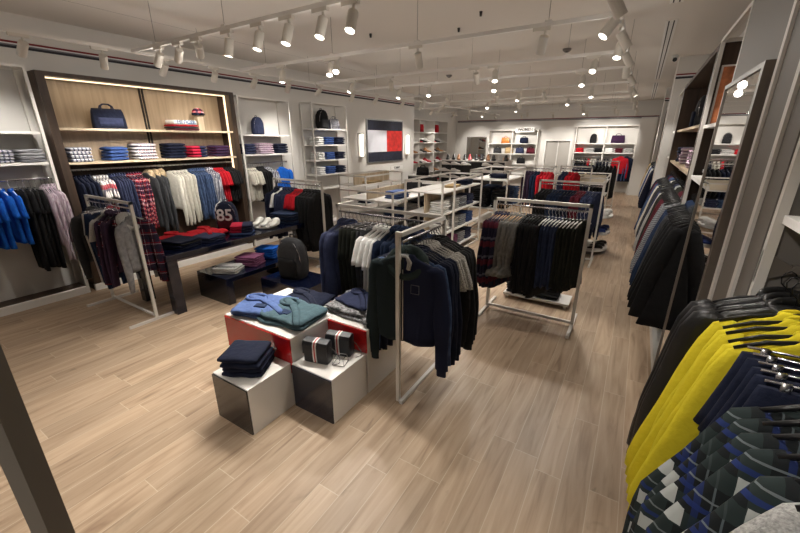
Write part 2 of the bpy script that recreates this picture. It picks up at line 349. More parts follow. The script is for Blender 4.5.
# (x, target, power)
H = {
 0: [(-4.83, (-6.6, 2.6, 1.2)), (-4.44, (-6.6, 3.2, 1.3)), (-4.09, (-6.6, 4.3, 1.4)), (-3.57, (-3.9, 2.2, 0)), (-3.12, (-3.3, 1.7, 0)), (-2.74, (-2.9, 1.6, 0)), (-2.35, (-2.4, 1.5, 0)), (-2.04, (-1.9, 1.3, 0))],
 1: [(-4.52, (-4.4, 3.6, .4)), (-3.62, (-3.0, 2.9, .5)), (-2.32, (-2.6, 5.6, .4)), (-.95, (-1.7, 5.6, .4)), (-3.5, (-2.4, 2.0, .4))],
 2: [(-4.54, (-5.2, 4.5, 1)), (-3.75, (-4.2, 6.9, 1)), (-2.25, (-2.4, 7.4, 1.0)), (-1.96, (-1.5, 4.6, .6)), (-.67, (-.8, 4.0, .8))],
 3: [(-4.3, (-4.4, 5.9, 1)), (-3.65, (-3.2, 5.8, 1)), (-2.35, (-2.1, 5.2, .5)), (-.95, (-.9, 5.4, .5))],
 4: [(-4.7, (-5.2, 9.4, .9)), (-4.1, (-3.6, 9.6, 1)), (-2.9, (-2.9, 9.8, 1)), (-2.4, (-2.6, 7.8, 1)), (-1.9, (-1.6, 9.6, 1)), (-1.0, (-.9, 7.8, .7))],
 5: [(-5.0, (-6.7, 10.8, 1.8)), (-3.7, (-3.6, 9, 1)), (-2.9, (-2.4, 11.5, 1)), (-1.7, (-1.6, 8.9, .5))],
 6: [(-6.2, (-7.9, 13, 1.4)), (-4.9, (-4.8, 13, 1)), (-3.4, (-3.0, 11, 1)), (-1.6, (-1.5, 13, 1))],
 7: [(-6.4, (-7.9, 15, 1.4)), (-5.2, (-5.4, 12.6, 1)), (-3.6, (-3.6, 15.2, .2)), (-1.8, (-1.5, 13.2, .8)), (-.9, (-.5, 16, 0))],
 8: [(-6.6, (-6.8, 18.2, 1.6)), (-5.4, (-5.4, 18.2, 1.7)), (-4.3, (-4.5, 18.2, 1.7)), (-3.1, (-3.1, 18.2, 1.5)), (-1.9, (-1.9, 18.2, 1.9)), (-.9, (-.9, 18.2, 1.9))],
}
PW = {0: 1, 1: 1, 2: .9, 3: .9, 4: .85, 5: .9, 6: 1.2, 7: 1.4, 8: 1.8}
for i, lst in H.items():
    lst = sorted(lst)
    for k, (x, tg) in enumerate(lst):
        head(x, TR[i], tg, 'cream track spotlight, %s from the left on the %s cross track' % (ORD[k], TN[i]), 'track spotlights', P0*PW[i], lensmesh=SL if (i < 6) else SL2)
LW = [.2, 1.1, 1.62, 2.3, 3.0, 3.7, 4.4, 5.1, 5.9, 6.9, 7.8, 9.0, 10.0, 11.2]
for k, y in enumerate(LW):
    head(-5.46, y, (-6.8, y + (.4 if k % 2 else -.1), 1.3 + .3*(k % 3)), 'cream spotlight on the left wall track, %s from the camera' % (ORD[k] if k < 12 else ['thirteenth', 'fourteenth'][k-12]), 'left wall track spotlights', P0*(.55 if y < 3 else .75), 'y', 62)
RW = [1.75, 2.5, 3.25, 3.9, 4.35, 4.8, 5.4, 6.2, 7.2, 8.1, 9.0, 10.0, 11.2, 12.6, 14.2, 15.8]
RT = [(.4, 1.2, 1.3), (-1.0, 1.0, 0), (.6, 3.9, 1.4), (-1.6, 3.0, .9), (.7, 4.9, 1.4), (-.6, 4.0, .9), (.7, 6.0, 1.4), (-.1, 7.2, 0), (.7, 7.6, 1.4), (0, 9.4, 0), (.7, 9.0, 1.5), (0, 11.5, 0), (.7, 12, 1.4), (0, 13.8, 0), (.7, 15, 1.4), (0, 17, 0)]
for k, y in enumerate(RW):
    head(-.345, y, RT[k], 'cream spotlight on the right aisle track, %s from the camera' % (ORD[k] if k < 12 else ['thirteenth', 'fourteenth', 'fifteenth', 'sixteenth'][k-12]), 'right aisle track spotlights', P0*.7, 'y', 58)
# unseen lamps and track added behind the camera as extra room light
for k, (x, y, tg) in enumerate(((-4.2, -.6, (-4.6, .4, 0)), (-2.4, -.9, (-2.2, .2, 0)), (-.6, -.8, (.5, .7, 1.2)), (-3.3, -2.0, (-3.4, -.6, 0)), (-1.2, -2.0, (-1.1, .1, 0)))):
    head(x, y, tg, 'added unseen cream spotlight %s' % ['above the grey post at left', 'on the short track behind the camera', 'over the near right-hand rail', 'at rear left behind the camera', 'at rear right behind the camera'][k], 'added spotlights behind the camera', P0)
t = thing('lighting_track', 'short unseen white track added for the spotlights behind the camera', 'lighting track', (0, -.8, TZ)); bx(-4.5, -.3, -.018, .018, 0, .035).build('rail', METAL, t); bx(-3.6, -1.0, -1.218, -1.182, 0, .035).build('rail', METAL, t)
for x in (-4, -1): MB().tube([(x, 0, .03), (x, 0, ZC-TZ)], .0022, 5).build('suspension_wire', GREYP, t)

# ---------------------------------------------------------------- garments
def sgn(x): return -1 if x < 0 else 1
def ring(cx, cy, hw, th, z, n, fold=0, ph=0, k=5, shear=0):
    out = []
    for j in range(n):
        a = 2*PI*j/n; c, s = math.cos(a), math.sin(a)
        x = hw*sgn(c)*abs(c)**.75
        y = th/2*sgn(s)*abs(s)**.6 + fold*math.sin(k*x/hw*1.6 + ph + z*4) + fold*.5*math.sin(2.3*k*x/hw + 2*ph - z*7)
        out.append((cx+x+shear*z, cy+y, z))
    return out
def body_mesh(kind, seed, n=22, hi=False):
    R = random.Random(seed); m = MB(); ph = R.uniform(0, 6); kk = R.uniform(3.5, 5.5)
    top = [(-.075, .06, .05), (-.095, .085, .06), (-.115, .14, .055), (-.135, .185, .055), (-.165, .212, .06)]
    P = dict(tee=(.68, .215, .06), shirt=(.74, .22, .06), sweater=(.68, .225, .075), jacket=(.74, .235, .09), parka=(.9, .24, .11), hoodie=(.72, .235, .10), dress=(.95, .225, .07), bell=(.62, .21, .06), vest=(.66, .2, .05), coat=(1.05, .24, .1))
    if kind == 'trousers':
        L = 1.02; rs = []
        for i in range(5): z = -.10 - .26*i/4; rs.append(ring(0, 0, .19+.012*i, .05+.008*i, z, n, .004*i, ph, kk))
        m.rings(rs, True, True)
        for s in (-1, 1):
            rs = []
            for i in range(9):
                t = i/8; z = -.33 - (L-.33)*t
                rs.append(ring(s*(.108-.01*t), 0, .105-.03*t, .075-.015*t, z, n, .006, ph+s, 2.2))
            m.rings(rs)
        return m
    if kind == 'folded':
        rs = []
        for i in range(10):
            t = i/9; z = -.135 - .5*t; rs.append(ring(0, 0, .165+.01*math.sin(5*t), .045+.02*t, z, n, .003+.008*t, ph, 3))
        m.rings(rs); return m
    if kind == 'skirt':
        rs = []
        for i in range(10):
            t = i/9; z = -.11 - .62*t; rs.append(ring(0, 0, .15+.12*t, .045+.03*t, z, n, .004+.016*t, ph, 6))
        m.rings(rs); return m
    L, W, T = P[kind]
    rs = [ring(0, 0, hw, th*T/.06*.9, z, n, 0) for z, hw, th in top]
    ns = 16 if hi else 9
    for i in range(ns+1):
        t = i/ns; z = -.20 - (L-.20)*t
        fl = {'dress': .05, 'bell': .03, 'coat': .03}.get(kind, .008)
        w = W*(.96 + .03*math.cos(t*5)) + fl*t*t*1.2
        if kind in ('jacket', 'hoodie', 'sweater') and t > .93: w -= .014
        rs.append(ring(0, .006*math.sin(3*t+ph), w, T*(1+.25*t), z, n, .003 + .011*t, ph + .6*t, kk, 0))
    m.rings(rs, False if False else True, True)
    # sleeves
    if kind == 'vest': return m
    short = kind == 'tee'; tw = .8 if kind in ('tee', 'shirt', 'dress') else 1.0
    for s in (-1, 1):
        ph2 = R.uniform(0, 6); lean = R.uniform(-.02, .03)
        if short: pts = [(.165, -.15, .062), (.205, -.18, .07), (.235, -.24, .074), (.262, -.335, .08), (.268, -.37, .082)]
        else:
            LL = {'bell': .45, 'parka': .72, 'coat': .72}.get(kind, .66)
            pts = [(.165, -.155, .058), (.205, -.18, .066)] + [(.225+.045*math.sin(min(1, t*1.5)*1.5)+lean*t, -.23 - LL*t, .068 - .022*t + .004*math.sin(9*t+ph2)) for t in [q/9 for q in range(10)]]
            if kind == 'bell': pts += [(.285, -.72, .11), (.29, -.77, .13)]
            elif kind in ('jacket', 'hoodie', 'sweater', 'parka'): pts += [(pts[-1][0]-.002, pts[-1][1]-.01, .036), (pts[-1][0]-.002, pts[-1][1]-.055, .036)]
        m.rings([[(s*(x + r*math.cos(a)), .012*s*math.sin(z*9+ph2) - .015*(-z-.15) + r*.62*tw*math.sin(a)*(1 + .12*math.sin(8*a/2 + ph2 + z*60)), z + (.35*r*math.cos(a) if i < 2 else 0)) for a in [2*PI*k/12 for k in range(12)]] for i, (x, z, r) in enumerate(pts)])
    if kind in ('shirt', 'jacket', 'coat'):      # collar
        c = [(.062*math.cos(a), .035*math.sin(a)-.004, -.085+.022*math.sin(a)) for a in [PI*2*k/14 for k in range(15)]]
        m.tube(c, .017, 6)
        m.box(-.012, .012, -T*.62, -T*.52, -L+.02, -.16)
    if kind in ('tee', 'sweater', 'bell', 'dress'):
        m.tube([(.068*math.cos(a), .03*math.sin(a)-.002, -.088+.016*math.sin(a)) for a in [PI*2*k/14 for k in range(15)]], .008, 6)
    return m
def hood_mesh(r=.05):
    m = MB()
    rs = []
    N = 14
    pts = []
    for k in range(N+1):
        a = -PI*.5 + 2*PI*k/N
        pts.append((.115*math.cos(a), .008+.066*math.sin(a), -.135 + .045*math.sin(a) - .022*(1-math.sin(a))))
    m.tube(pts, [r*(.40+.75*(math.sin(-PI*.5+2*PI*k/N)*.5+.5)) for k in range(N+1)], 10)
    return m
def hanger_mesh(clips=False):
    m = MB()
    hk = [(0, 0, -.075), (0, 0, -.045)] + [(.022*math.sin(a)*-1*-1, 0, -.012 - .0 + .020*math.cos(a)*1.0 - .008) for a in [PI*.9 - PI*1.45*k/8 for k in range(9)]]
    m.tube([(0, 0, -.08), (0, 0, -.045), (-.016, 0, -.03), (-.021, 0, -.008), (-.014, 0, .010), (0, 0, .018), (.014, 0, .010), (.018, 0, -.004)], .0026, 5)
    if clips:
        m.tube([(-.17, 0, -.082), (.17, 0, -.082)], .004, 6)
        for s in (-.13, .13): m.box(s-.010, s+.010, -.008, .008, -.118, -.078)
    else:
        m.tube([(-.19, 0, -.145), (-.12, 0, -.108), (0, 0, -.078), (.12, 0, -.108), (.19, 0, -.145)], [.006, .008, .009, .008, .006], 6)
    return m
HM = {}
GP = {}
def garment_proto(kind, mat, hmat, seed, extra):
    key = (kind, mat, hmat.name, seed % 2, extra)
    if key in GP: return GP[key]
    mk = (kind, seed % 2)
    name = {'tee': 'hanging_tee', 'shirt': 'hanging_shirt', 'sweater': 'hanging_sweater', 'jacket': 'hanging_jacket', 'parka': 'hanging_parka', 'hoodie': 'hanging_hoodie', 'dress': 'hanging_dress', 'bell': 'hanging_blouse', 'trousers': 'hanging_trousers', 'folded': 'hanging_trousers', 'skirt': 'hanging_skirt', 'vest': 'hanging_vest', 'coat': 'hanging_coat'}[kind]
    hi = 'hi' in extra
    bm_ = body_mesh(kind, len(kind)*7 + seed % 2, 40 if hi else 22, hi)
    if 'narrow' in extra: bm_.v = [(x*.74, y, z_*(1.32 if kind == 'vest' else 1.08) if z_ < -.12 else z_) for x, y, z_ in bm_.v]
    if 'flare' in extra:
        k0, k1, km = (.84, .85, .30) if 'wide' in extra else ((.74, .46, .7) if 'slim' in extra else (.94, .26, .8))
        bm_.v = [(x*(k0 + k1*min(km, max(0, -z_-.14))), y, z_) for x, y, z_ in bm_.v]
    me = bm_.mesh(name, C[mat] if kind != 'split' else C[mat], True)
    clips = kind in ('trousers', 'skirt')
    hk = (hmat.name, clips)
    if hk not in HM: HM[hk] = hanger_mesh(clips).mesh('hanger', CHROME if clips and hmat is BLACKH else hmat, True)
    hd = None
    if 'hood' in extra: hd = ('hood', hood_mesh(.058).mesh('hood', C['lgrey' if mat == 'grey' else 'green'], True))
    if 'fur' in extra: hd = ('fur_hood', hood_mesh(.065).mesh('fur_hood', C['fur'], True))
    GP[key] = (name, me, HM[hk], hd)
    return GP[key]
def put_garment(kind, mat, x, y, z, rz, label, group, hmat=BLACKH, seed=0, extra='', sc=(1,1,1)):
    name, me, hm, hd = garment_proto(kind, mat, hmat, seed, extra)
    o = bpy.data.objects.new(name, me); COL.objects.link(o)
    o.location = (x, y, z-.02); o.rotation_euler = (0, 0, rz); o.scale = sc
    tag(o, label, {'tee': 't-shirt', 'folded': 'trousers', 'bell': 'blouse'}.get(kind, kind), group)
    h = bpy.data.objects.new('hanger', hm); COL.objects.link(h); h.parent = o
    if hd: q = bpy.data.objects.new(hd[0], hd[1]); COL.objects.link(q); q.parent = o
    return o
def hang(p0, p1, z, items, phrase, side, face=None, group=None, squeeze=.8, jit=.05, rots=None, size=1):
    """items = (kind, material, count, description, [hanger], [extra]) hung evenly from p0 to p1"""
    tot = sum(it[2] for it in items); k = 0; out = []
    ax = 0 if abs(p1[0]-p0[0]) > abs(p1[1]-p0[1]) else 1
    base = (PI/2 if ax == 0 else 0) if face is None else face
    for it in items:
        kind, mat, n, desc = it[:4]; hm = it[4] if len(it) > 4 and it[4] else BLACKH; ex = it[5] if len(it) > 5 else ''
        for i in range(n):
            t = (k + .5)/tot; x = p0[0] + (p1[0]-p0[0])*t; y = p0[1] + (p1[1]-p0[1])*t
            lab = f'{desc}, {ORD[i]} of {NUM[n]} from {side}, on {phrase}' if n > 1 else f'{desc} on {phrase}'
            out.append(put_garment(kind, mat, x, y, z, base + (rots[k] if rots else 0) + random.uniform(-jit, jit), lab, group or ('clothes hanging on ' + phrase), hm, k, ex,
                        (size*random.uniform(.97, 1.03), squeeze*random.uniform(.85, 1.1), size*random.uniform(.96, 1.04))))
            k += 1
    return out

# ---------------------------------------------------------------- folded stacks
FP = {}
def folded_mesh(mat, w, d, h, seed):
    key = (mat, round(w, 3), round(d, 3), round(h, 3), seed % 3)
    if key in FP: return FP[key]
    R = random.Random(seed % 3 + 3); m = MB(); rs = []; NX = 11
    p1, p2 = R.uniform(0, 6), R.uniform(0, 6)
    for i in range(NX):
        t = i/(NX-1)*2-1; e = 1 - .35*abs(t)**8; x = w/2*t
        r = []
        for j in range(16):
            a = 2*PI*j/16; c, s = math.cos(a), math.sin(a)
            y = d/2*sgn(c)*abs(c)**.35*(1 - .03*abs(t)**4) + .004*math.sin(7*t+p1)
            z = h/2 + h/2*e*sgn(s)*abs(s)**.5 + (.0025*math.sin(5*t+p2+c*2) if s > 0 else 0)
            if j in (0,): y += -.004
            r.append((x + .003*math.sin(3*c+p1), y, max(0.0005, z)))
        rs.append(r)
    m.rings(rs)
    # lower fold line visible as a lip
    FP[key] = m.mesh('folded_garment', C[mat], True); return FP[key]
def stack(x, y, z, n, mats, rz, desc, place, w=.25, d=.30, h=.040, name='folded_shirt', cat='folded shirt', jit=.01):
    """w runs along the shelf, d its depth; desc names the piece"""
    if isinstance(mats, str): mats = [mats]
    for i in range(n):
        mt = mats[i % len(mats)]
        o = bpy.data.objects.new(name, folded_mesh(mt, w, d, h, i)); COL.objects.link(o)
        o.location = (x + random.uniform(-jit, jit), y + random.uniform(-jit, jit), z + i*h*.97); o.rotation_euler = (0, 0, rz + random.uniform(-.05, .05))
        if n == 1: lab = f'{desc} {place}'
        else:
            pos = 'topmost' if i == n-1 else ('lowest' if i == 0 else ORD[i] + ' up')
            lab = f'{desc}, {pos} in stack {place}'
        tag(o, lab, cat, 'folded clothes ' + place)

# ---------------------------------------------------------------- wall shelving bays
def wall_bay(side, y0, y1, ztop, shelves, rails, label, back=None, portal=None, shelfmat=SHELF, plinth=WALNUT, uprights=(), led=False, depth=None, frame=METAL):
    """side -1: left wall, +1: right wall"""
    fx = FXL if side < 0 else FXR; wx = (XL if side < 0 else XR)
    X = lambda a: fx + side*a            # a = distance behind the front
    D = abs(wx - fx) - .004
    def b(a0, a1, ya, yb, za, zb): 
        xa, xb = sorted((X(a0), X(a1))); return (xa, xb, ya, yb, za, zb)
    t = thing('shelving_bay', label, 'shelving', (fx, y0, 0))
    def add(nm, m, mat, bev=0):
        m.v = [(p[0]-fx, p[1]-y0, p[2]) for p in m.v]; return m.build(nm, mat, t, bevel=bev)
    add('back_panel', bx(*b(D-.02, D, y0, y1, .02, ztop)), back or WALLM)
    add('plinth', bx(*b(.05, D-.02, y0, y1, .0, .08)), plinth)
    add('plinth_edge', bx(*b(0, .05, y0, y1, .0, .10)), WHITE)
    if portal:
        add('side_panel', bx(*b(0, D-.02, y0, y0+.09, .10, ztop)), portal); add('side_panel', bx(*b(0, D-.02, y1-.09, y1, .10, ztop)), portal)
        add('top_panel', bx(*b(0, D-.02, y0, y1, ztop, ztop+.05)), portal)
    else:
        for yy in (y0, y1-.03):
            add('upright', bx(*b(0, .03, yy, yy+.03, .10, ztop+.03)), frame)
            add('upright', bx(*b(D-.05, D-.02, yy, yy+.03, .10, ztop+.03)), frame)
            add('end_rail', bx(*b(.03, D-.05, yy, yy+.03, ztop, ztop+.03)), frame)
        add('top_rail', bx(*b(0, .03, y0+.03, y1-.03, ztop, ztop+.03)), frame)
    yi0, yi1 = (y0+.09, y1-.09) if portal else (y0+.03, y1-.03)
    cuts = [yi0] + list(uprights) + [yi1]
    for u in uprights:
        m = MB(); m.box(*b(D-.045, D-.02, u-.03, u-.012, .1, ztop)); m.box(*b(D-.045, D-.02, u+.012, u+.03, .1, ztop))
        add('wall_channel', m, DARKP)
    for c0, c1 in zip(cuts[:-1], cuts[1:]):
        for z in shelves:
            add('shelf', bx(*b(.02, D-.05, c0+.004, c1-.004, z-.03, z)), shelfmat)
        for z in rails:
            m = MB(); m.tube([(X(.19), c0+.01, z), (X(.19), c1-.01, z)], .012, 8)
            for yy in (c0+.03, c1-.03): m.box(*b(.17, D-.03, yy-.006, yy+.006, z-.02, z+.01))
            add('hanging_rail', m, CHROME if not portal else METAL)
    if led:
        add('led_strip', bx(*b(.10, .13, yi0+.02, yi1-.02, ztop-.02, ztop-.005)), LED)
        add('led_strip', bx(*b(.10, .13, yi1-.04, yi1-.02, 1.2, ztop-.02)), LED)
    return t

wall_bay(-1, -.2, 1.86, 2.92, (2.2, 1.83), (1.62,), 'white framed shelving bay at the left edge, beside the wood bay', plinth=WALNUT, uprights=(.5,), back=plain('bay_grey_back', (196, 194, 190), .7))
wall_bay(-1, 1.93, 4.66, 2.86, (2.25, 1.81), (1.70,), 'dark wood framed wall bay with lit oak back and two shelves', back=OAKV, portal=WALNUT, shelfmat=OAK, uprights=(3.27,), led=True)
wall_bay(-1, 4.72, 5.97, 2.85, (2.20, 1.83), (1.65,), 'white wall bay just right of the wood bay, blue tee on its rail')
wall_bay(-1, 6.62, 7.85, 2.88, (2.35, 1.99, 1.64, 1.30, .96), (), 'white five-shelf wall bay left of the framed flag picture', plinth=WHITE)
lb = bx(0, .01, 0, 2.53, .10, 1.76).build('lower_back_shade', WALNUT, bpy.data.objects['shelving_bay.001']); lb.location = (-.37, .10, 0)  # dark sheet stands for the unlit lower part of the oak back
# LED light of the oak bay (warm strip under its top panel)
for yy, ln in ((3.3, 2.4),):
    L = bpy.data.lights.new('strip_light', 'AREA'); L.shape = 'RECTANGLE'; L.size = .04; L.size_y = ln; L.energy = 5; L.color = (1, .83, .62)
    lo = bpy.data.objects.new('strip_light', L); COL.objects.link(lo); lo.location = (FXL-.09, yy, 2.83); lo.rotation_euler = (0, math.radians(12), 0)

# right wall bays
wall_bay(1, -2.6, 1.84, 2.95, (2.2, 1.85), (1.62,), 'nearest right-hand wall bay with yellow sweaters on its rail', plinth=WHITE, back=GREYP)
wall_bay(1, 3.54, 4.74, 2.92, (2.23, 1.77), (1.62,), 'white framed wall bay right behind the big mirror', plinth=WHITE, back=WALNUT)
wall_bay(1, 4.76, 8.2, 2.88, (2.25, 1.77), (1.62,), 'dark wood wall bay along the right aisle, backpack on its shelf', portal=WALNUT, back=WALNUT, shelfmat=OAK, plinth=WHITE, uprights=(6.5,))
wall_bay(1, 8.25, 9.25, 2.88, (2.25, 1.8), (1.62,), 'white wall bay before the first striped pier on the right', plinth=WHITE)
wall_bay(1, 10.05, 14.2, 2.88, (2.25, 1.8), (1.62,), 'dark wood wall bay between the two striped piers', plinth=WHITE, portal=WALNUT, uprights=(12.1,))
# bracket arm near the shelf end
t = thing('rail_bracket', 'dark bracket arm holding the rail under the right-hand shelf', 'bracket', (FXR, 1.80, 1.66))
m = MB(); m.rings([[(0, .02, -.07), (.10, .02, -.015), (.10, .02, .0), (0, .02, .055)], [(0, .035, -.07), (.10, .035, -.015), (.10, .035, .0), (0, .035, .055)]]); m.build('plate', DKFRAME, t)
bx(.09, .47, .015, .035, -.02, .012).build('arm', DKFRAME, t)

# mirror
MX = FXR - .04
t = thing('wall_mirror', 'tall mirror with dark frame leaning flat against the right wall', 'mirror', (MX, 2.46, 0))
m = MB(); m.box(-.0, .04, 0, .05, .12, 2.44); m.box(0, .04, .99, 1.01, .12, 2.44); m.box(0, .04, .05, .99, 2.415, 2.44); m.box(0, .04, .05, .99, .12, .15); m.build('frame', DKFRAME, t)
bx(.008, .03, .05, .99, .15, 2.415).build('mirror_glass', MIRROR, t)
bx(.04, .041, .0, .01, .12, 2.44)

# ---- left wall stock
LX = -6.62
hang((LX, 1.05), (LX, 1.46), 1.62, [('tee', 'royal', 5, 'royal blue polo', WHITEH), ], 'the left edge rail', 'the camera', size=1.12)
hang((LX, .75), (LX, 1.05), 1.62, [('tee', 'stripew', 3, 'black and white striped tee')], 'the left edge rail', 'the camera', size=1.12)
hang((LX, 1.47), (LX, 1.70), 1.62, [('trousers', 'black', 4, 'black trousers')], 'the left edge rail', 'the camera', size=1.12)
hang((LX, 1.71), (LX, 1.86), 1.62, [('shirt', 'stripeblue', 4, 'pale lilac striped shirt')], 'the left edge rail', 'the camera', size=1.12)
PHR = 'the wood bay rail'
hang((LX, 2.06), (LX, 2.27), 1.70, [('jacket', 'navy2', 4, 'dark navy padded jacket')], PHR, 'the left', squeeze=.62)
hang((LX, 2.28), (LX, 2.48), 1.70, [('tee', 'printred', 5, 'red-printed white tee')], PHR, 'the left', squeeze=.62)
hang((LX, 2.49), (LX, 2.70), 1.70, [('shirt', 'navy', 6, 'plain navy shirt')], PHR, 'the left', squeeze=.62)
hang((LX, 2.71), (LX, 2.93), 1.70, [('shirt', 'plaidred', 6, 'bright red plaid shirt')], PHR, 'the left', squeeze=.62)
hang((LX, 2.97), (LX, 3.24), 1.70, [('parka', 'char', 3, 'grey fur-hooded parka', None, 'fur')], PHR, 'the left', squeeze=.62)
hang((LX, 3.34), (LX, 3.66), 1.70, [('sweater', 'cream', 5, 'off-white sweatshirt')], PHR, 'the left', squeeze=.62)
hang((LX, 3.68), (LX, 3.96), 1.70, [('shirt', 'denim', 7, 'blue denim shirt')], PHR, 'the left', squeeze=.62)
hang((LX, 3.98), (LX, 4.12), 1.70, [('shirt', 'checkwb', 3, 'grey patterned shirt')], PHR, 'the left', squeeze=.62)
hang((LX, 4.13), (LX, 4.33), 1.70, [('tee', 'red', 4, 'bright red tee')], PHR, 'the left', squeeze=.62)
hang((LX, 4.34), (LX, 4.55), 1.70, [('tee', 'black', 6, 'black short-sleeve tee')], PHR, 'the left', squeeze=.62)
PH = 'the white bay rail'
hang((LX, 4.80), (LX, 5.05), 1.65, [('tee', 'cream', 5, 'cream tee')], PH, 'the left')
hang((LX, 5.06), (LX, 5.25), 1.65, [('jacket', 'black', 4, 'black jacket')], PH, 'the left')
hang((LX, 5.26), (LX, 5.45), 1.65, [('tee', 'checkwb', 3, 'grey patterned tee')], PH, 'the left')
put_garment('tee', 'royal', LX+.06, 5.70, 1.63, PI/2, 'bright blue tee facing out on the rail right of the wood bay', 'clothes hanging on ' + PH, BLACKH, 0, '')
SX = -6.61
stack(SX, 1.42, 1.83, 4, 'checkwb', PI/2, 'blue striped folded shirt', 'at the left edge', w=.2)
stack(SX, 1.70, 1.83, 4, 'stripegrey', PI/2, 'grey folded shirt', 'left of the wood bay', w=.24)
for yy, w, mats, ds, pl, n in ((2.20, .26, 'checkwb', 'white and navy folded shirt', 'first on the oak shelf', 4), (2.64, .26, 'blue', 'blue folded shirt', 'second on the oak shelf', 4), (3.03, .30, 'checkwr', 'white checked folded shirt', 'third on the oak shelf', 5),
                           (3.50, .30, 'navy2', 'dark navy folded shirt', 'fourth on the oak shelf', 5), (3.88, .30, 'navyred', 'navy and red folded shirt', 'fifth on the oak shelf', 4), (4.30, .30, 'checkbur', 'burgundy checked folded shirt', 'sixth on the oak shelf', 4)):
    stack(SX, yy, 1.81, n, mats, PI/2, ds, pl, w=w*.92, h=.049)
stack(SX, 4.92, 1.83, 4, 'navy', PI/2, 'navy folded shirt', 'left of the pink checks', w=.2, h=.05)
stack(SX, 5.28, 1.83, 5, 'checkpink', PI/2, 'pink checked folded shirt', 'right of the wood bay', w=.36, h=.042)
stack(SX, 5.70, 1.83, 4, 'navy2', PI/2, 'ink folded shirt', 'right of the pink checks', w=.28, h=.05)
for z, zn in ((1.99, 'second highest'), (1.64, 'middle'), (1.30, 'second lowest')):
    stack(SX, 6.88, z, 4, 'white', PI/2, 'white folded tee', 'on the %s five-shelf bay shelf' % zn, w=.2, h=.045)
    stack(SX, 7.20, z, 4, 'blue', PI/2, 'blue folded tee', 'on the %s five-shelf bay shelf' % zn, w=.3, h=.045)
    stack(SX, 7.60, z, 4, 'navy2', PI/2, 'ink folded tee', 'on the %s five-shelf bay shelf' % zn, w=.3, h=.045)

# ---------------------------------------------------------------- bags, caps, shoes
def superring(hw, hd, z, n=20, p=.5, cy=0):
    return [(hw*sgn(math.cos(a))*abs(math.cos(a))**p, cy+hd*sgn(math.sin(a))*abs(math.sin(a))**p, z) for a in [2*PI*k/n for k in range(n)]]
def backpack(x, y, z, rz, label, mat, s=1.0, pocket=None, group=None):
    t = thing('backpack', label, 'backpack', (x, y, z), rz, group)
    prof = [(0, .13, .07), (.02, .15, .085), (.12, .155, .09), (.25, .15, .085), (.34, .135, .075), (.40, .10, .055), (.425, .05, .03)]
    MB().rings([superring(w*s, d*s, h*s) for h, w, d in prof]).build('body', mat, t, True)
    MB().rings([superring(w*s, .03*s, h*s, cy=-.085*s) for h, w in ((.03, .09), (.05, .11), (.18, .112), (.22, .09))]).build('front_pocket', pocket or mat, t, True)
    MB().tube([(-.03*s, .03*s, .41*s), (-.025*s, .03*s, .455*s), (.025*s, .03*s, .455*s), (.03*s, .03*s, .41*s)], .008*s, 6).build('handle', BLACKM, t, True)
    for q in (-1, 1):
        MB().tube([(q*.07*s, .06*s, .39*s), (q*.09*s, .11*s, .30*s), (q*.10*s, .12*s, .15*s), (q*.12*s, .08*s, .03*s)], .014*s, 6).build('shoulder_strap', mat, t, True)
    m = MB(); m.tube([(-.145*s, -.05*s, .12*s), (-.14*s, -.062*s, .28*s), (-.09*s, -.058*s, .375*s), (0, -.04*s, .41*s), (.09*s, -.058*s, .375*s), (.14*s, -.062*s, .28*s), (.145*s, -.05*s, .12*s)], .004*s, 5); m.build('zip', CHROME, t, True)
    return t
def duffle(x, y, z, rz, label, mat, w=.42, h=.26, d=.18, cat='bag', trim=None):
    t = thing('handbag' if w < .4 else 'briefcase_bag', label, cat, (x, y, z), rz)
    MB().rings([superring(a*w/2, b*d/2, c*h, p=.4) for c, a, b in ((0, .94, .9), (.04, 1, 1), (.5, .97, .95), (.85, .92, .7), (1, .86, .45))]).build('body', mat, t, True)
    for q in (-1, 1):
        MB().tube([(-.2*w, q*d*.3, h*.8), (-.17*w, q*d*.15, h*1.12), (-.08*w, q*d*.1, h*1.22), (.08*w, q*d*.1, h*1.22), (.17*w, q*d*.15, h*1.12), (.2*w, q*d*.3, h*.8)], .009, 6).build('handle', trim or mat, t, True)
    MB().rings([superring(w*.36, d*.12, c, cy=-d*.45, p=.35) for c in (h*.12, h*.55)]).build('front_pocket', trim or mat, t, True)
    return t
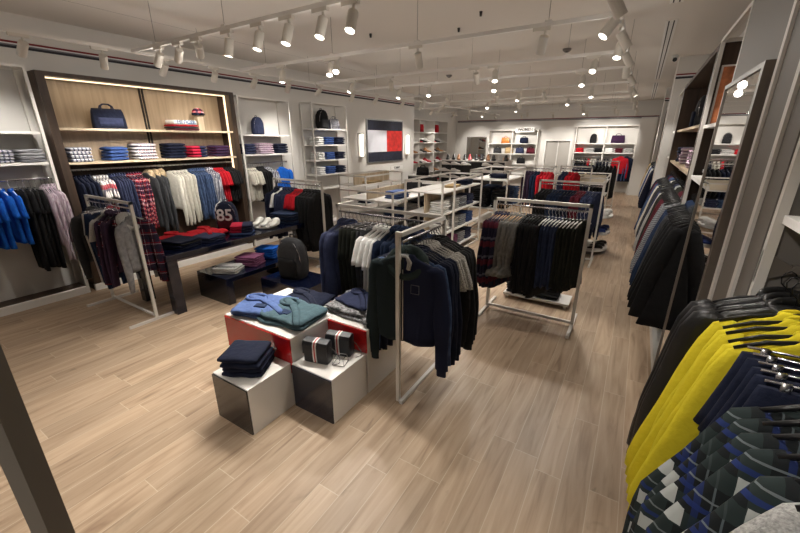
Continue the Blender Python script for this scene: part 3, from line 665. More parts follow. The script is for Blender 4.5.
def satchel(x, y, z, rz, label):
    t = thing('satchel_bag', label, 'bag', (x, y, z), rz, 'striped satchels on the white block')
    w, d, h = .22, .10, .185
    LE = C['leather2']
    MB().rings([superring(w/2*a, d/2*b, h*c, p=.22) for c, a, b in ((0, .97, .93), (.05, 1, 1), (.9, 1, .98), (1, .97, .7))]).build('body', LE, t, True)
    fl = MB(); pr = [(d*.30, h*1.02), (0, h*1.04), (-d*.45, h*1.0), (-d*.56, h*.85), (-d*.57, h*.42), (-d*.50, h*.40), (-d*.50, h*.84), (-d*.40, h*.96), (0, h*.99), (d*.3, h*.98)]
    fl.rings([[(-w*.49, a, b) for a, b in pr], [(w*.49, a, b) for a, b in pr]]); fl.build('flap', LE, t)
    st = MB()
    pr2 = [(d*.30, h*1.035), (0, h*1.055), (-d*.46, h*1.015), (-d*.585, h*.86), (-d*.595, h*.38), (-d*.53, h*.05), (-d*.50, h*.05), (-d*.56, h*.38), (-d*.56, h*.84), (-d*.44, h*.99), (0, h*1.03), (d*.3, h*1.01)]
    st.rings([[(-.017, a, b) for a, b in pr2], [(-.0055, a, b) for a, b in pr2]]); st.rings([[(.0055, a, b) for a, b in pr2], [(.017, a, b) for a, b in pr2]])
    st.build('stripe', plain('white_leather', (225, 222, 218), .5), t)
    s2 = MB().rings([[(-.0055, a, b) for a, b in pr2], [(.0055, a, b) for a, b in pr2]]); s2.build('red_stripe', plain('red_leather', (190, 28, 34), .5), t)
    MB().tube([(w*.47, 0, h*.8), (w*.60, .03, h*.5), (w*.75, .05, .02), (w*.85, .0, .006), (w*.7, -.04, .006)], .004, 5).build('chain_strap', CHROME, t, True)
    return t
C['leather2'] = plain('navy_leather', (22, 26, 34), .4, bump=.15, scale=120)
def cap(x, y, z, rz, label, mat, brim, s=1, stand=True, group=None):
    t = thing('cap', label, 'cap', (x, y, z), rz, group)
    MB().rings([[(r*s*math.cos(a), r*s*1.1*math.sin(a), h*s) for a in [2*PI*k/18 for k in range(18)]] for r, h in ((.085, 0), (.088, .03), (.08, .07), (.055, .1), (.012, .113))]).build('crown', mat, t, True)
    MB().rings([[(q*.075*s, -.08*s - .07*s*(1-q*q), .004*s*w+.006) for q in [j/6-1 for j in range(13)]] + [(q*.08*s, -.06*s, .02*s*1+.004*w) for q in [1-j/6 for j in range(13)]] for w in (0, 1)]).build('brim', brim, t, True)
    return t
SHOE = {}
def shoe_mesh(sm, high=False):
    m = MB(); rs = []
    secs = [(-.135, .018, .05), (-.12, .034, .075), (-.08, .038, .085 if not high else .13), (-.03, .036, .088 if not high else .12), (.01, .038, .07), (.05, .043, .055), (.09, .044, .045), (.125, .032, .036), (.14, .012, .026)]
    for y, w, h in secs:
        rs.append([(w*math.cos(a), -y, .018 + (h-.018)*max(0, math.sin(a))**.8 if math.sin(a) > 0 else .018) for a in [2*PI*k/14 for k in range(14)]])
    return m.rings(rs)
def sole_mesh():
    rs = []
    for z in (0, .022):
        rs.append([(.046*math.cos(a)*(1 - .12*math.cos(a+1)), .146*math.sin(a), z) for a in [2*PI*k/20 for k in range(20)]])
    return MB().rings(rs)
def shoe(x, y, z, rz, label, mat, parts=True, group=None, sole=None, s=1, high=False, name='sneaker'):
    if parts:
        t = thing(name, label, 'shoe', (x, y, z), rz, group); t.scale = (s,)*3
        shoe_mesh(0, high).build('upper', mat, t, True); sole_mesh().build('sole', sole or WHITE, t, True)
        m = MB()
        for k in range(4): m.tube([(-.02, -.02-.018*k+.0, .082-.009*k), (0, -.02-.018*k, .089-.009*k), (.02, -.02-.018*k, .082-.009*k)], .003, 4)
        m.build('laces', WHITE, t, True)
        return t
    key = (mat.name, high)
    if key not in SHOE:
        a = shoe_mesh(0, high); b = sole_mesh(); n = len(a.v); a.v += b.v; a.f += [tuple(i+n for i in f) for f in b.f]; SHOE[key] = a.mesh('shoe', mat, True)
    o = bpy.data.objects.new(name, SHOE[key]); COL.objects.link(o); o.location = (x, y, z); o.rotation_euler = (0, 0, rz); o.scale = (s,)*3
    return tag(o, label, 'shoe', group)
def text(body, size, parent, loc, rot, mat, name='lettering', ext=.001, align='CENTER'):
    cu = bpy.data.curves.new(name, 'FONT'); cu.body = body; cu.size = size; cu.extrude = ext; cu.align_x = align; cu.align_y = 'CENTER'; cu.offset = size*.02
    tmp = bpy.data.objects.new(name, cu); COL.objects.link(tmp)
    dg = bpy.context.evaluated_depsgraph_get(); me = bpy.data.meshes.new_from_object(tmp.evaluated_get(dg))
    bpy.data.objects.remove(tmp); me.materials.clear(); me.materials.append(mat)
    o = bpy.data.objects.new(name, me); COL.objects.link(o); o.parent = parent; o.location = loc; o.rotation_euler = rot
    return o

duffle(SX+.02, 2.66, 2.25, PI/2, 'navy briefcase bag with top handles on the lit oak shelf', C['navy2'], .42, .27, .14, trim=C['navy'])
# folded tee pile with lettering beside the cap
stack(SX+.02, 3.70, 2.25, 3, ['maroon', 'char', 'red'], PI/2, 'dark folded sweatshirt', 'under white lettered tee', w=.42, d=.3, h=.03)
t = thing('folded_tee', 'white folded tee with navy lettering on the lit oak shelf', 'folded shirt', (SX+.02, 3.70, 2.34), PI/2)
MB().rings([superring(.2, .15, 0, p=.3), superring(.205, .155, .03, p=.3), superring(.2, .15, .065, p=.3)]).build('body', C['white'], t, True)
text('HILFIGER', .075, t, (0, -.158, .032), (PI/2, 0, 0), C['blue'])
t = thing('cap_stand', 'low wooden stand under the red cap on oak shelf', 'stand', (SX, 4.03, 2.25), 0)
bx(-.05, .05, -.06, .06, 0, .012).build('base', OAK, t); bx(-.055, .055, -.05, .05, .012, .25).build('post', OAK, t)
cap(SX, 4.03, 2.25+.25, PI/2, 'navy cap with red crown on wooden stand', C['plaidred'], C['navy2'], 1.05)
MB().rings([[(r*math.cos(a), r*1.1*math.sin(a), h) for a in [2*PI*k/18 for k in range(18)]] for r, h in ((.094, .0), (.096, .035))]).build('band', C['navy2'], [o for o in COL.objects if o.name.startswith('cap')][-1] if False else bpy.data.objects['cap'], True)
backpack(SX, 5.24, 2.20, PI/2, 'flat navy backpack on the top shelf right of the wood bay', C['navy'], .78)
backpack(SX+.02, 7.10, 2.35, PI/2, 'black backpack on top shelf of the five-shelf bay', C['black'], 1.0, C['char'])
duffle(SX+.02, 7.50, 2.35, PI/2, 'navy patterned pouch bag beside the black backpack', C['checkwb'], .36, .24, .12)

# picture and sconces
t = thing('framed_picture', 'large framed flag picture in navy, white and red on the left wall', 'picture', (XL, 9.15, 1.44), PI/2)
W, Hh = 1.98, 1.24
m = MB(); m.box(0, W, -.05, 0, 0, .03); m.box(0, W, -.05, 0, Hh-.03, Hh); m.box(0, .03, -.05, 0, .03, Hh-.03); m.box(W-.03, W, -.05, 0, .03, Hh-.03); m.build('frame', plain('silver_frame', (150, 150, 150), .35, metal=.8), t)
NV = plain('flag_navy', (24, 28, 46), .7, noise=.35, scale=9); WH = plain('flag_white', (205, 206, 214), .7, noise=.03, scale=8); RD = plain('flag_red', (196, 40, 34), .7, noise=.25, scale=9)
bx(.03, W-.03, -.03, -.005, .03, .31).build('canvas_band', NV, t); bx(.03, W-.03, -.03, -.005, .93, Hh-.03).build('canvas_band', NV, t)
bx(.03, 1.05, -.03, -.005, .31, .93).build('white_field', WH, t); bx(1.05, W-.03, -.03, -.005, .31, .93).build('red_field', RD, t)
for y, l in ((8.86, 'slim lit wall lamp left of the flag picture'), (11.42, 'slim lit wall lamp right of the flag picture')):
    t = thing('wall_lamp', l, 'wall lamp', (XL, y, 1.62), 0, 'wall lamps beside the flag picture')
    bx(0, .03, -.10, .10, 0, .66).build('back_plate', METAL, t); MB().rings([[(.075 + .035*math.cos(a), .052*math.sin(a), z) for a in [2*PI*k/16 for k in range(16)]] for z in (.03, .63)]).build('shade', SCONCE, t, True)
    for z in (0, .63): bx(.03, .13, -.085, .085, z, z+.03).build('end_cap', METAL, t)
t = thing('wall_sign', 'small white sign with black lettering below the flag picture', 'sign', (XL+.001, 10.9, 1.22), PI/2); bx(-.45, .3, -.01, 0, -.06, .06).build('plate', WHITE, t)
text('TOMMY', .1, t, (-.08, -.012, 0), (PI/2, 0, 0), BLACKM)

# ---------------------------------------------------------------- garment racks
def rack(x0, x1, y, z, label, foot=.28, w=.03, low=True, name='clothing_rack', rz=0, perf=False):
    """straight rack along x"""
    t = thing(name, label, 'clothing rack', (x0, y, 0), rz)
    L = x1-x0
    for xx in (0, L):
        MB().bar((xx, 0, .03), (xx, 0, z), w).build('upright', METAL, t)
        MB().bar((xx, -foot, .015), (xx, foot, .015), w).build('foot', METAL, t)
    MB().bar((0, 0, z), (L, 0, z), w).build('top_bar', METAL, t)
    if low: MB().bar((0, 0, .05), (L, 0, .05), w*.8).build('lower_bar', METAL, t)
    m = MB(); m.tube([(.02, 0, z-.06), (L-.02, 0, z-.06)], .010, 8)
    for xx in (.05, L-.05): m.box(xx-.005, xx+.005, -.005, .005, z-.06, z)
    m.build('hanging_rail', CHROME, t, True)
    return t
# C: left rack
rack(-5.88, -4.72, 1.92, 1.43, 'slim white rack in front of the wood bay, grey hoodie at its end', .29)
PC = 'the front left rack'
hang((-5.84, 1.92), (-4.78, 1.92), 1.37, [('jacket', 'char', 1, 'dark padded jacket'), ('trousers', 'lgrey', 1, 'light grey joggers'), ('trousers', 'ddenim', 2, 'dark blue jeans'), ('tee', 'lgrey', 1, 'grey marl tee'), ('shirt', 'purple', 3, 'dark plum shirt'), ('shirt', 'plaiddark', 2, 'dark red plaid shirt'), ('hoodie', 'grey', 1, 'grey hoodie', None, 'hood')], PC, 'the left', PI/2, rots=[.35, .4, .3, .3, .5, .6, .6, .6, -.75, -.85, .62])
# D
rack(-5.60, -4.42, 4.65, 1.43, 'white rack behind the navy table, black coats on it', .25)
hang((-5.55, 4.65), (-4.46, 4.65), 1.37, [('jacket', 'navy2', 2, 'ink jacket'), ('tee', 'white', 1, 'white tee'), ('shirt', 'navy', 4, 'navy shirt'), ('tee', 'red', 3, 'red tee'), ('coat', 'black', 5, 'black coat')], 'the rack behind the table', 'the left', PI/2)
# A: angled double rack
t = thing('double_clothing_rack', 'white L-shaped rack in the centre with hoodies and navy jackets', 'clothing rack', (-1.35, 2.2, 0))
z = 1.46
for p in ((-.03, 0), (0, .72), (-1.22, .72)):
    MB().bar((p[0], p[1], .03), (p[0], p[1], z), .03).build('upright', METAL, t)
MB().bar((-.0, -.0, .015), (0, .8, .015), .03).build('foot', METAL, t); MB().bar((-1.22, .48, .015), (-1.22, .96, .015), .03).build('foot', METAL, t)
MB().bar((-.0, 0, z), (0, .72, z), .03).build('top_bar', METAL, t); MB().bar((-1.22, .72, z), (-.03, .72, z), .03).build('top_bar', METAL, t)
MB().bar((-1.22, .735, z), (-1.22, .95, z), .03).build('top_bar', METAL, t)
m = MB(); m.tube([(0, .02, z-.06), (0, .70, z-.06)], .010, 8); m.build('hanging_rail', CHROME, t, True)
m = MB(); m.tube([(-1.2, .72, z-.06), (-.04, .72, z-.06)], .010, 8); m.build('hanging_rail', CHROME, t, True)
PA = 'the central L-shaped rack'
hang((-2.53, 2.92), (-1.58, 2.92), 1.40, [('jacket', 'navy', 3, 'navy quilted jacket'), ('trousers', 'olive', 4, 'dark olive trousers'), ('trousers', 'char', 2, 'charcoal trousers'), ('tee', 'white', 4, 'white tee'), ('shirt', 'ddenim', 6, 'dark denim shirt')], PA, 'the left', PI/2-.15, size=1.1)
hz = hang((-1.35, 2.24), (-1.35, 2.88), 1.40, [('hoodie', 'split', 1, 'navy and dark green hoodie', None, 'hood hi'), ('shirt', 'denim', 1, 'blue denim shirt', None, 'hi'), ('sweater', 'navy2', 4, 'navy sweatshirt', None, 'hi'), ('tee', 'knit', 4, 'pale marled knit tee', None, 'hi'), ('sweater', 'black', 4, 'black sweater', None, 'hi')], PA, 'the front', .12, jit=.03, size=1.1)
m = MB()
for (a0, a1, b0, b1) in ((.06, .12, -.27, -.268), (.06, .12, -.332, -.33), (.06, .062, -.33, -.27), (.118, .12, -.33, -.27)): m.box(a0, a1, -.066, -.060, b0, b1)
m.build('chest_emblem', C['grey'], hz[0])
MB().tube([(-.035, -.045, -.17), (-.045, -.05, -.12), (-.02, -.03, -.085), (.02, -.03, -.085), (.045, -.05, -.12), (.035, -.045, -.17)], .016, 8).build('collar_lining', C['lgrey'], hz[0], True)
m = MB(); m.tube([(0, -.062, -.17), (0, -.066, -.7)], .004, 6); m.build('zip', CHROME, hz[0])
# B
rack(-1.38, -.34, 4.42, 1.43, 'white framed rack in the centre aisle, dark dresses and trousers', .32, .035)
PB = 'the centre aisle rack'
hang((-1.35, 4.42), (-.37, 4.42), 1.37, [('dress', 'plaidband', 5, 'dark plaid dress', WOODH), ('bell', 'greyg', 5, 'grey bell-sleeve blouse', WOODH), ('dress', 'black', 6, 'long black dress', None, 'narrow'), ('vest', 'blue2', 5, 'long dark blue top', WHITEH, 'narrow'), ('vest', 'olive', 6, 'long olive black top', WHITEH, 'narrow')], PB, 'the left', PI/2 - .35, squeeze=.75)
t = thing('low_display_plinth', 'low white platform of dark folded clothes behind the aisle rack', 'platform', (-1.3, 4.85, 0)); bx(0, .85, 0, .35, .05, .08).build('top', SHELF, t)
for p in ((.03, .03), (.79, .03), (.03, .29), (.79, .29)): bx(p[0], p[0]+.03, p[1], p[1]+.03, 0, .05).build('leg', METAL, t)
for q, xx in enumerate((-1.12, -.75)): stack(xx, 5.02, .08, 5, 'char', 0, 'charcoal folded knit', ['left on the low platform', 'right on the low platform'][q], w=.3, d=.28)
# foreground post at left edge
t = thing('clothing_rack', 'dark grey rack post very close at the bottom left corner', 'clothing rack', (-.93, .09, 0), .45)
GP_ = plain('grey_steel', (120, 114, 106), .5)
MB().bar((0, 0, .03), (0, 0, 1.85), .042).build('upright', GP_, t); MB().bar((-.9, 0, .03), (-.9, 0, 1.85), .042).build('upright', GP_, t)
MB().bar((-.9, 0, 1.85), (0, 0, 1.85), .042).build('top_bar', GP_, t); MB().bar((0, -.2, .02), (0, .2, .02), .04).build('foot', GP_, t); MB().bar((-.9, -.2, .02), (-.9, .2, .02), .04).build('foot', GP_, t)

# ---------------------------------------------------------------- display blocks
t = thing('display_cube', 'nearest white display cube with smoked front, jeans on top', 'display cube', (-2.52, 1.30, 0)); 
bx(0, .42, .012, .415, 0, .40).build('body', GWHITE, t, bevel=.003); bx(.004, .416, 0, .012, .004, .39).build('front_panel', GBLACK, t)
t = thing('display_block', 'long white display block with dark front, satchels on top', 'display block', (-2.085, 1.705, 0))
bx(0, .42, .012, .44, 0, .40).build('body', GWHITE, t, bevel=.003); bx(.004, .416, 0, .012, .004, .39).build('front_panel', GINK, t)
t = thing('display_block', 'raised white block with red gloss front behind the jeans cube', 'display block', (-2.93, 1.72, 0))
bx(0, .84, .012, .75, 0, .615).build('body', GWHITE, t, bevel=.003); bx(.003, .837, 0, .012, .30, .605).build('front_panel', GRED, t); bx(.003, .837, 0, .012, .004, .30).build('lower_panel', GWHITE, t)
t = thing('display_block', 'raised white block with red gloss front behind the satchels', 'display block', (-2.085, 2.148, 0))
bx(0, .425, .012, .55, 0, .615).build('body', GWHITE, t, bevel=.003); bx(.003, .422, 0, .012, .402, .605).build('front_panel', GRED, t)
t = thing('display_cube', 'gloss navy display cube under the grey backpack', 'display cube', (-4.15, 3.05, 0)); bx(0, .85, 0, .55, 0, .30).build('body', GNAVY, t, bevel=.003); bx(.003, .847, -.006, 0, .004, .29).build('front_panel', GNAVY, t)
stack(-2.31, 1.50, .40, 4, 'navy2', .5, 'dark navy folded jeans', 'on the nearest cube', w=.30, d=.29, h=.046, name='folded_jeans', cat='folded jeans', jit=.018)
satchel(-1.94, 1.87, .40, .25, 'front satchel with red and white stripe on the white block')
satchel(-1.86, 2.05, .40, .25, 'rear satchel with red and white stripe on the white block')
t = thing('wire_stand', 'small chrome wire stand beside the satchels on the block', 'stand', (-1.76, 1.93, .40), .3)
for zz, s in ((.004, .05), (.06, .04)):
    MB().tube([(-s, -s, zz), (s, -s, zz), (s, s, zz), (-s, s, zz), (-s, -s, zz)], .003, 5).build('wire_ring', CHROME, t)
for a, b in ((-1, -1), (1, -1), (1, 1), (-1, 1)): MB().tube([(a*.05, b*.05, .004), (a*.04, b*.04, .06)], .003, 5).build('wire_leg', CHROME, t)
# big spread-out tops on the red blocks
def spread(x, y, z, rz, label, mat, s=1, tn=1, patch=None, group='tops spread out on the red blocks'):
    t = thing('folded_sweatshirt', label, 'folded shirt', (x, y, z), rz, group)
    m = MB(); R = random.Random(int(x*100))
    rs = []
    NX = 22
    for i in range(NX):
        q = i/(NX-1)*2-1; r = []
        for j in range(20):
            a = 2*PI*j/20; c, s_ = math.cos(a), math.sin(a)
            wv = 1 + .05*math.sin(5*q+x*9) 
            r.append((.19*s*q, .15*s*wv*sgn(c)*abs(c)**.4*(1-.12*q**6), (.02*tn + .02*tn*sgn(s_)*abs(s_)**.5*(1-.5*q**8) + (.005*math.sin(9*q+4*c+x*5) + .003*math.sin(17*q-9*c) if s_ > 0 else 0))))
        rs.append(r)
    m.rings(rs).build('body', mat, t, True)
    zt = .042*tn
    m = MB()
    m.tube([(-.17*s, .10*s, zt), (-.05*s, .05*s, zt+.008), (.06*s, -.03*s, zt+.008), (.15*s, -.12*s, zt), (.19*s, -.155*s, zt-.022)], [.03*s, .028*s, .026*s, .024*s, .022*s], 8)
    for k in range(len(m.v)): v = m.v[k]; m.v[k] = (v[0], v[1], zt + (v[2]-zt)*.4)
    m.build('sleeve', mat, t, True)
    m = MB(); m.tube([(.07*s*math.cos(a)-.1*s, .05*s*math.sin(a)+.07*s, zt+.006) for a in [2*PI*k/12 for k in range(13)]], .012*s, 6); m.build('collar', mat, t, True)
    if patch: bx(-.05*s, .03*s, -.08*s, -.03*s, zt-.004, zt+.006).build('chest_print', patch, t)
    return t
TP = .615
for i, (dz, nm) in enumerate(((0, 'lower'), (.04, 'upper'))):
    spread(-2.68+.01*i, 1.99-.01*i, TP+dz, .35+.1*i, f'{nm} cornflower blue top on the red-fronted block', C['sky'], 1.3, 1.0, C['ddenim'] if i else None)
    spread(-2.36+.01*i, 2.0+.01*i, TP+dz, .15-.12*i, f'{nm} teal top on the red-fronted block', C['teal'], 1.3, 1.0, C['ddenim'] if i else None)
spread(-2.50, 2.32, TP, .2, 'dark navy sweatshirt behind the blue and teal tops', C['navy2'], 1.15, 1.3)
for i in range(2):
    spread(-1.93-.01*i, 2.44+.01*i, TP+.04*i, -.1+.12*i, '%s black and white patterned sweater on the right red block' % ['lower', 'upper'][i], C['printz'] if 'printz' in C else C['knitprint'], 1.4, 1.0)
spread(-1.95, 2.46, TP+.08, -.15, 'navy sweatshirt lying on the black and white patterned sweaters', C['navy'], 1.05, .9)
backpack(-3.80, 3.33, .30, .15, 'charcoal grey backpack standing on the navy cube', C['char'], 1.3, C['black'])

# navy parsons table
t = thing('display_table', 'gloss navy table covered with folded tops, sneakers and jeans', 'table', (-5.52, 2.12, 0))
bx(0, .90, 0, 2.9, .70, .77).build('table_top', GNAVY, t, bevel=.004)
for p in ((0, 0), (.78, 0), (0, 2.78), (.78, 2.78)): bx(p[0], p[0]+.12, p[1], p[1]+.12, 0, .70).build('leg', GNAVY, t)
t = thing('low_bench', 'low gloss navy bench in front of the navy table', 'bench', (-4.98, 2.64, 0))
bx(0, .66, 0, 1.25, .31, .37).build('bench_top', GNAVY, t, bevel=.004)
for p in (0, 1.15): bx(0, .66, p, p+.10, 0, .31).build('leg', GNAVY, t)
TT = .77
stack(-4.95, 2.48, TT, 4, ['navy2', 'navy', 'black', 'navy2'], .3, 'dark navy folded sweatshirt', 'at the near end of the navy table', w=.40, d=.34, h=.026)
stack(-4.93, 2.86, TT, 3, ['navy', 'navy2', 'navy'], .2, 'navy folded sweatshirt', 'next along the table edge', w=.34, d=.3, h=.026)
spread(-5.26, 2.62, TT, .6, 'red top spread at the near end of the navy table', C['red'], 1.25, 1.9, group='red tops on the navy table')
spread(-5.22, 3.02, TT, .3, 'red top spread behind the navy stacks on the table', C['red'], 1.25, 1.9, group='red tops on the navy table')
b85 = backpack(-5.28, 3.42, TT, .62, 'navy and red backpack with white number 85 on the table', C['navy2'], 1.02, C['maroon'])
text('85', .24, b85, (.01, -.122, .24), (PI/2-.05, 0, 0), plain('white_print', (232, 232, 232), .6), 'number_print')
m = MB(); m.tube([(-.165, 0, .05), (-.168, 0, .2), (-.16, 0, .32), (-.13, 0, .39), (-.07, 0, .435)], .009, 6); m.build('piping', WHITEH, b85, True)
for i in range(4): cap(-4.98, 3.30+.04*i, TT+.022*i, .5, 'blue cap with red brim, %s in the nested row' % ORD[i], C['sky'], C['red'], 1.25, group='nested blue caps on the table') if False else None
for i in range(4):
    o = tag(bpy.data.objects.new('folded_shirt', folded_mesh('navyred' if i else 'sky', .3, .3, .04, i)), 'blue and red folded polo, %s in pile beside the backpack' % ['lowest', 'second up', 'third up', 'topmost'][i], 'folded shirt', 'blue and red polos on the table')
    COL.objects.link(o); o.location = (-4.86, 3.36, TT+.038*i); o.rotation_euler = (0, 0, .7+.06*i)
spread(-4.98, 3.80, TT, .3, 'white top spread under the white sneakers', C['white'], 1.1, 1.0, group='white top on table')
for i, (dx, dy) in enumerate(((0, 0), (.13, .04), (.26, .10))):
    shoe(-5.02+dx, 3.78+dy, TT+.045, .5, 'white sneaker on the navy table, %s from the left' % ORD[i], plain('white_leather_upper', (226, 226, 222), .5), group='white sneakers on the navy table', s=1.2)
stack(-4.92, 4.28, TT, 5, ['ddenim', 'navy2'], .25, 'dark folded jeans', 'beside the white sneakers', w=.42, d=.34, h=.036, name='folded_jeans', cat='folded jeans')
stack(-4.90, 4.70, TT, 5, ['ddenim', 'ddenim', 'black'], .25, 'black folded jeans', 'at the far end of the navy table', w=.34, d=.3, h=.034, name='folded_jeans', cat='folded jeans')
# bench stock
stack(-4.58, 2.86, .37, 2, 'lgrey', .5, 'light grey folded tee', 'on the low bench', w=.34, d=.28, h=.028)
t = thing('folded_tee', 'grey folded tee with black lettering on the low bench', 'folded shirt', (-4.58, 2.86, .426), .5)
MB().rings([superring(.165, .13, 0, p=.3), superring(.17, .135, .014, p=.3), superring(.165, .13, .026, p=.3)]).build('body', C['lgrey'], t, True)
text('TOMMY', .085, t, (0, -.06, .028), (0, 0, 0), BLACKM)
stack(-4.60, 3.24, .37, 5, 'mauve', .4, 'mauve folded polo', 'on the low bench', w=.32, d=.28, h=.028)
stack(-4.66, 3.62, .37, 5, 'royal', .4, 'bright blue folded polo', 'on the low bench', w=.3, d=.26, h=.034)

# ---------------------------------------------------------------- gondolas
def gondola(x0, x1, y0, y1, z, shelves, label, panel=None, pz=None, w=.03, mids=(), shmat=SHELF, base=False):
    t = thing('shelf_gondola', label, 'shelving', (x0, y0, 0)); W = x1-x0; D = y1-y0
    for xx in (0, W):
        for yy in (0, D) + tuple(m_-y0 for m_ in mids): MB().bar((xx, yy, .015), (xx, yy, z), w).build('upright', METAL, t)
    for xx in (0, W): MB().bar((xx, 0, z), (xx, D, z), w).build('top_bar', METAL, t); MB().bar((xx, 0, .02), (xx, D, .02), w).build('foot', METAL, t)
    for yy in (0, D): MB().bar((0, yy, z), (W, yy, z), w).build('top_bar', METAL, t); MB().bar((0, yy, .02), (W, yy, .02), w).build('foot', METAL, t)
    for s in shelves: bx(.016, W-.016, .016, D-.016, s-.025, s).build('shelf', shmat, t)
    if panel:
        bx(W/2-.012, W/2+.012, .05, D-.05, pz[0], pz[1]).build('divider_panel', panel, t)
    return t
gondola(-4.76, -3.56, 5.50, 7.30, 1.20, (1.05, .70, .35), 'white gondola with oak divider and jeans stack on its top', OAK, (1.05, 1.22))
stack(-3.80, 6.05, 1.05, 4, 'sky', PI/2, 'light blue folded jeans', 'on the gondola behind the L-shaped rack', w=.42, d=.3, h=.035, name='folded_jeans', cat='folded jeans')
for k, (yy, mt, ds) in enumerate(((5.85, 'ddenim', 'dark denim'), (6.35, 'lgrey', 'light grey'), (6.85, 'navy2', 'ink blue'))):
    for z, zn in ((.70, 'middle'), (.35, 'lower')):
        stack(-3.76, yy, z, 5, mt, PI/2, f'{ds} folded jeans', f'on the {zn} shelf of the jeans gondola', w=.34, d=.28, h=.04, name='folded_jeans', cat='folded jeans')
o = cap(-4.3, 6.8, 1.05, .5, 'black cap on the oak-divided gondola', C['black'], C['black'], 1.3)
duffle(-3.95, 6.95, 1.05, .5, 'black handbag at the far end of the jeans gondola', C['black'], .36, .2, .2)
gondola(-5.62, -4.9, 6.5, 8.0, 1.35, (1.15, .75, .4), 'white and oak gondola in front of the five-shelf bay', OAK, (1.15, 1.37))
for k, yy in enumerate((6.8, 7.25, 7.7)): stack(-5.1, yy, .75, 6, 'navy2', PI/2, 'dark folded tee', 'in the oak gondola, ' + ['near', 'middle', 'far'][k], w=.34, d=.28, h=.04); 
stack(-5.15, 7.1, 1.15, 2, 'orange' if False else 'tan', PI/2, 'tan folded knit', 'atop the oak gondola', w=.5, d=.25, h=.03)
gondola(-3.45, -2.72, 5.75, 7.65, 1.42, (1.24, .86, .50, .15), 'tall white tee gondola right of the jeans gondola', OAK, (.15, 1.24), mids=(6.25,))
for zi, (z, zn) in enumerate(((.86, 'upper'), (.50, 'middle'), (.15, 'lower'))):
    for k, (yy, mt, ds) in enumerate(((6.05, 'white', 'white'), (6.48, 'lgrey', 'pale grey'), (6.85, 'stripegrey', 'striped grey'), (7.22, ['navy', 'blue', 'navy'][zi], 'blue'))):
        if zi == 2 and k == 0: continue
        stack(-2.90, yy, z, 5, mt if not (zi == 2 and k == 1) else 'mauve', PI/2, ('mauve' if (zi == 2 and k == 1) else ds) + ' folded tee', f'on the {zn} tee gondola shelf', w=.32, d=.26, h=.042)
stack(-2.95, 6.7, 1.24, 2, 'tan', PI/2, 'tan folded scarf', 'atop the tee gondola', w=.4, d=.2, h=.025, name='folded_scarf', cat='scarf')
stack(-2.95, 7.25, 1.24, 3, 'navy2', PI/2, 'ink folded tee', 'atop the tee gondola', w=.3, d=.26, h=.035)
gondola(-3.35, -2.45, 8.6, 10.1, 1.42, (1.22, .55, .2), 'white gondola of dark jeans beyond the tee gondola', None)
for k, (yy, mt) in enumerate(((8.85, 'black'), (9.25, 'ddenim'), (9.7, 'denim'))):
    for xx, xn in ((-3.12, 'left'), (-2.66, 'right')):
        stack(xx, yy, .55, 9, mt, 0, ['black', 'ink', 'blue'][k] + ' folded jeans', f'on the {xn} of the dark jeans gondola', w=.36, d=.3, h=.05, name='folded_jeans', cat='folded jeans')
stack(-2.8, 9.1, 1.22, 3, 'navy2', 0, 'navy folded tee', 'atop the dark jeans gondola', w=.4, d=.3, h=.035)

# racks further back
rack(-2.55, -1.75, 10.4, 1.45, 'white rack of denim and red jackets before the back wall', .25)
hang((-2.5, 10.4), (-1.8, 10.4), 1.39, [('jacket', 'purple', 3, 'dark plum jacket'), ('jacket', 'ddenim', 2, 'dark denim jacket'), ('jacket', 'red', 4, 'bright red jacket')], 'the far left red rack', 'the left', PI/2-.2)
rack(-1.68, -.95, 10.7, 1.45, 'second white rack of red jackets, right of the first', .25)
hang((-1.64, 10.7), (-1.25, 10.7), 1.39, [('jacket', 'navy', 2, 'navy jacket'), ('jacket', 'red', 3, 'bright red jacket')], 'the far right red rack', 'the left', PI/2-.2)
rack(-1.46, -.42, 7.25, 1.40, 'white rack of dark tops beyond the centre aisle rack', .35)
hang((-1.42, 7.25), (-.46, 7.25), 1.34, [('sweater', 'black', 4, 'black sweater'), ('sweater', 'ddenim', 4, 'dark denim top'), ('sweater', 'navy2', 4, 'ink sweater'), ('sweater', 'maroon', 3, 'maroon sweater'), ('sweater', 'navy', 4, 'navy sweater')], 'the dark tops rack', 'the left', PI/2-.25, squeeze=.8)
gondola(-1.95, -.62, 11.1, 12.9, 1.15, (1.0, .6), 'cream topped gondola in front of the back wall bays', OAK, (1.0, 1.15))
m = thing('display_tray', 'open cream tray box on the far gondola', 'tray', (-1.9, 11.2, 1.0)); bx(0, 1.22, 0, .02, 0, .16).build('front_board', plain('cream_board', (222, 212, 190), .6), m); bx(0, 1.22, .9, .92, 0, .16).build('back_board', MATS['cream_board'], m)
spread(-1.3, 11.5, 1.0, .3, 'black top lying in the cream tray gondola', C['black'], 1.0, 3, group='far gondola tops')
for k in range(5): stack(-1.75+.24*k, 11.3, .6, 4, ['navy2', 'cream', 'black', 'denim', 'navy'][k], 0, ['ink', 'cream', 'black', 'denim', 'navy'][k] + ' folded knit', 'in the cream topped gondola', w=.22, d=.28, h=.045)
rack(-1.9, -.5, 14.0, 1.45, 'white rack of dark coats in front of the back wall', .25)
hang((-1.8, 14.0), (-.55, 14.0), 1.39, [('coat', 'navy2', 6, 'ink coat'), ('coat', 'black', 6, 'black coat')], 'the farthest rack', 'the left', PI/2-.2)
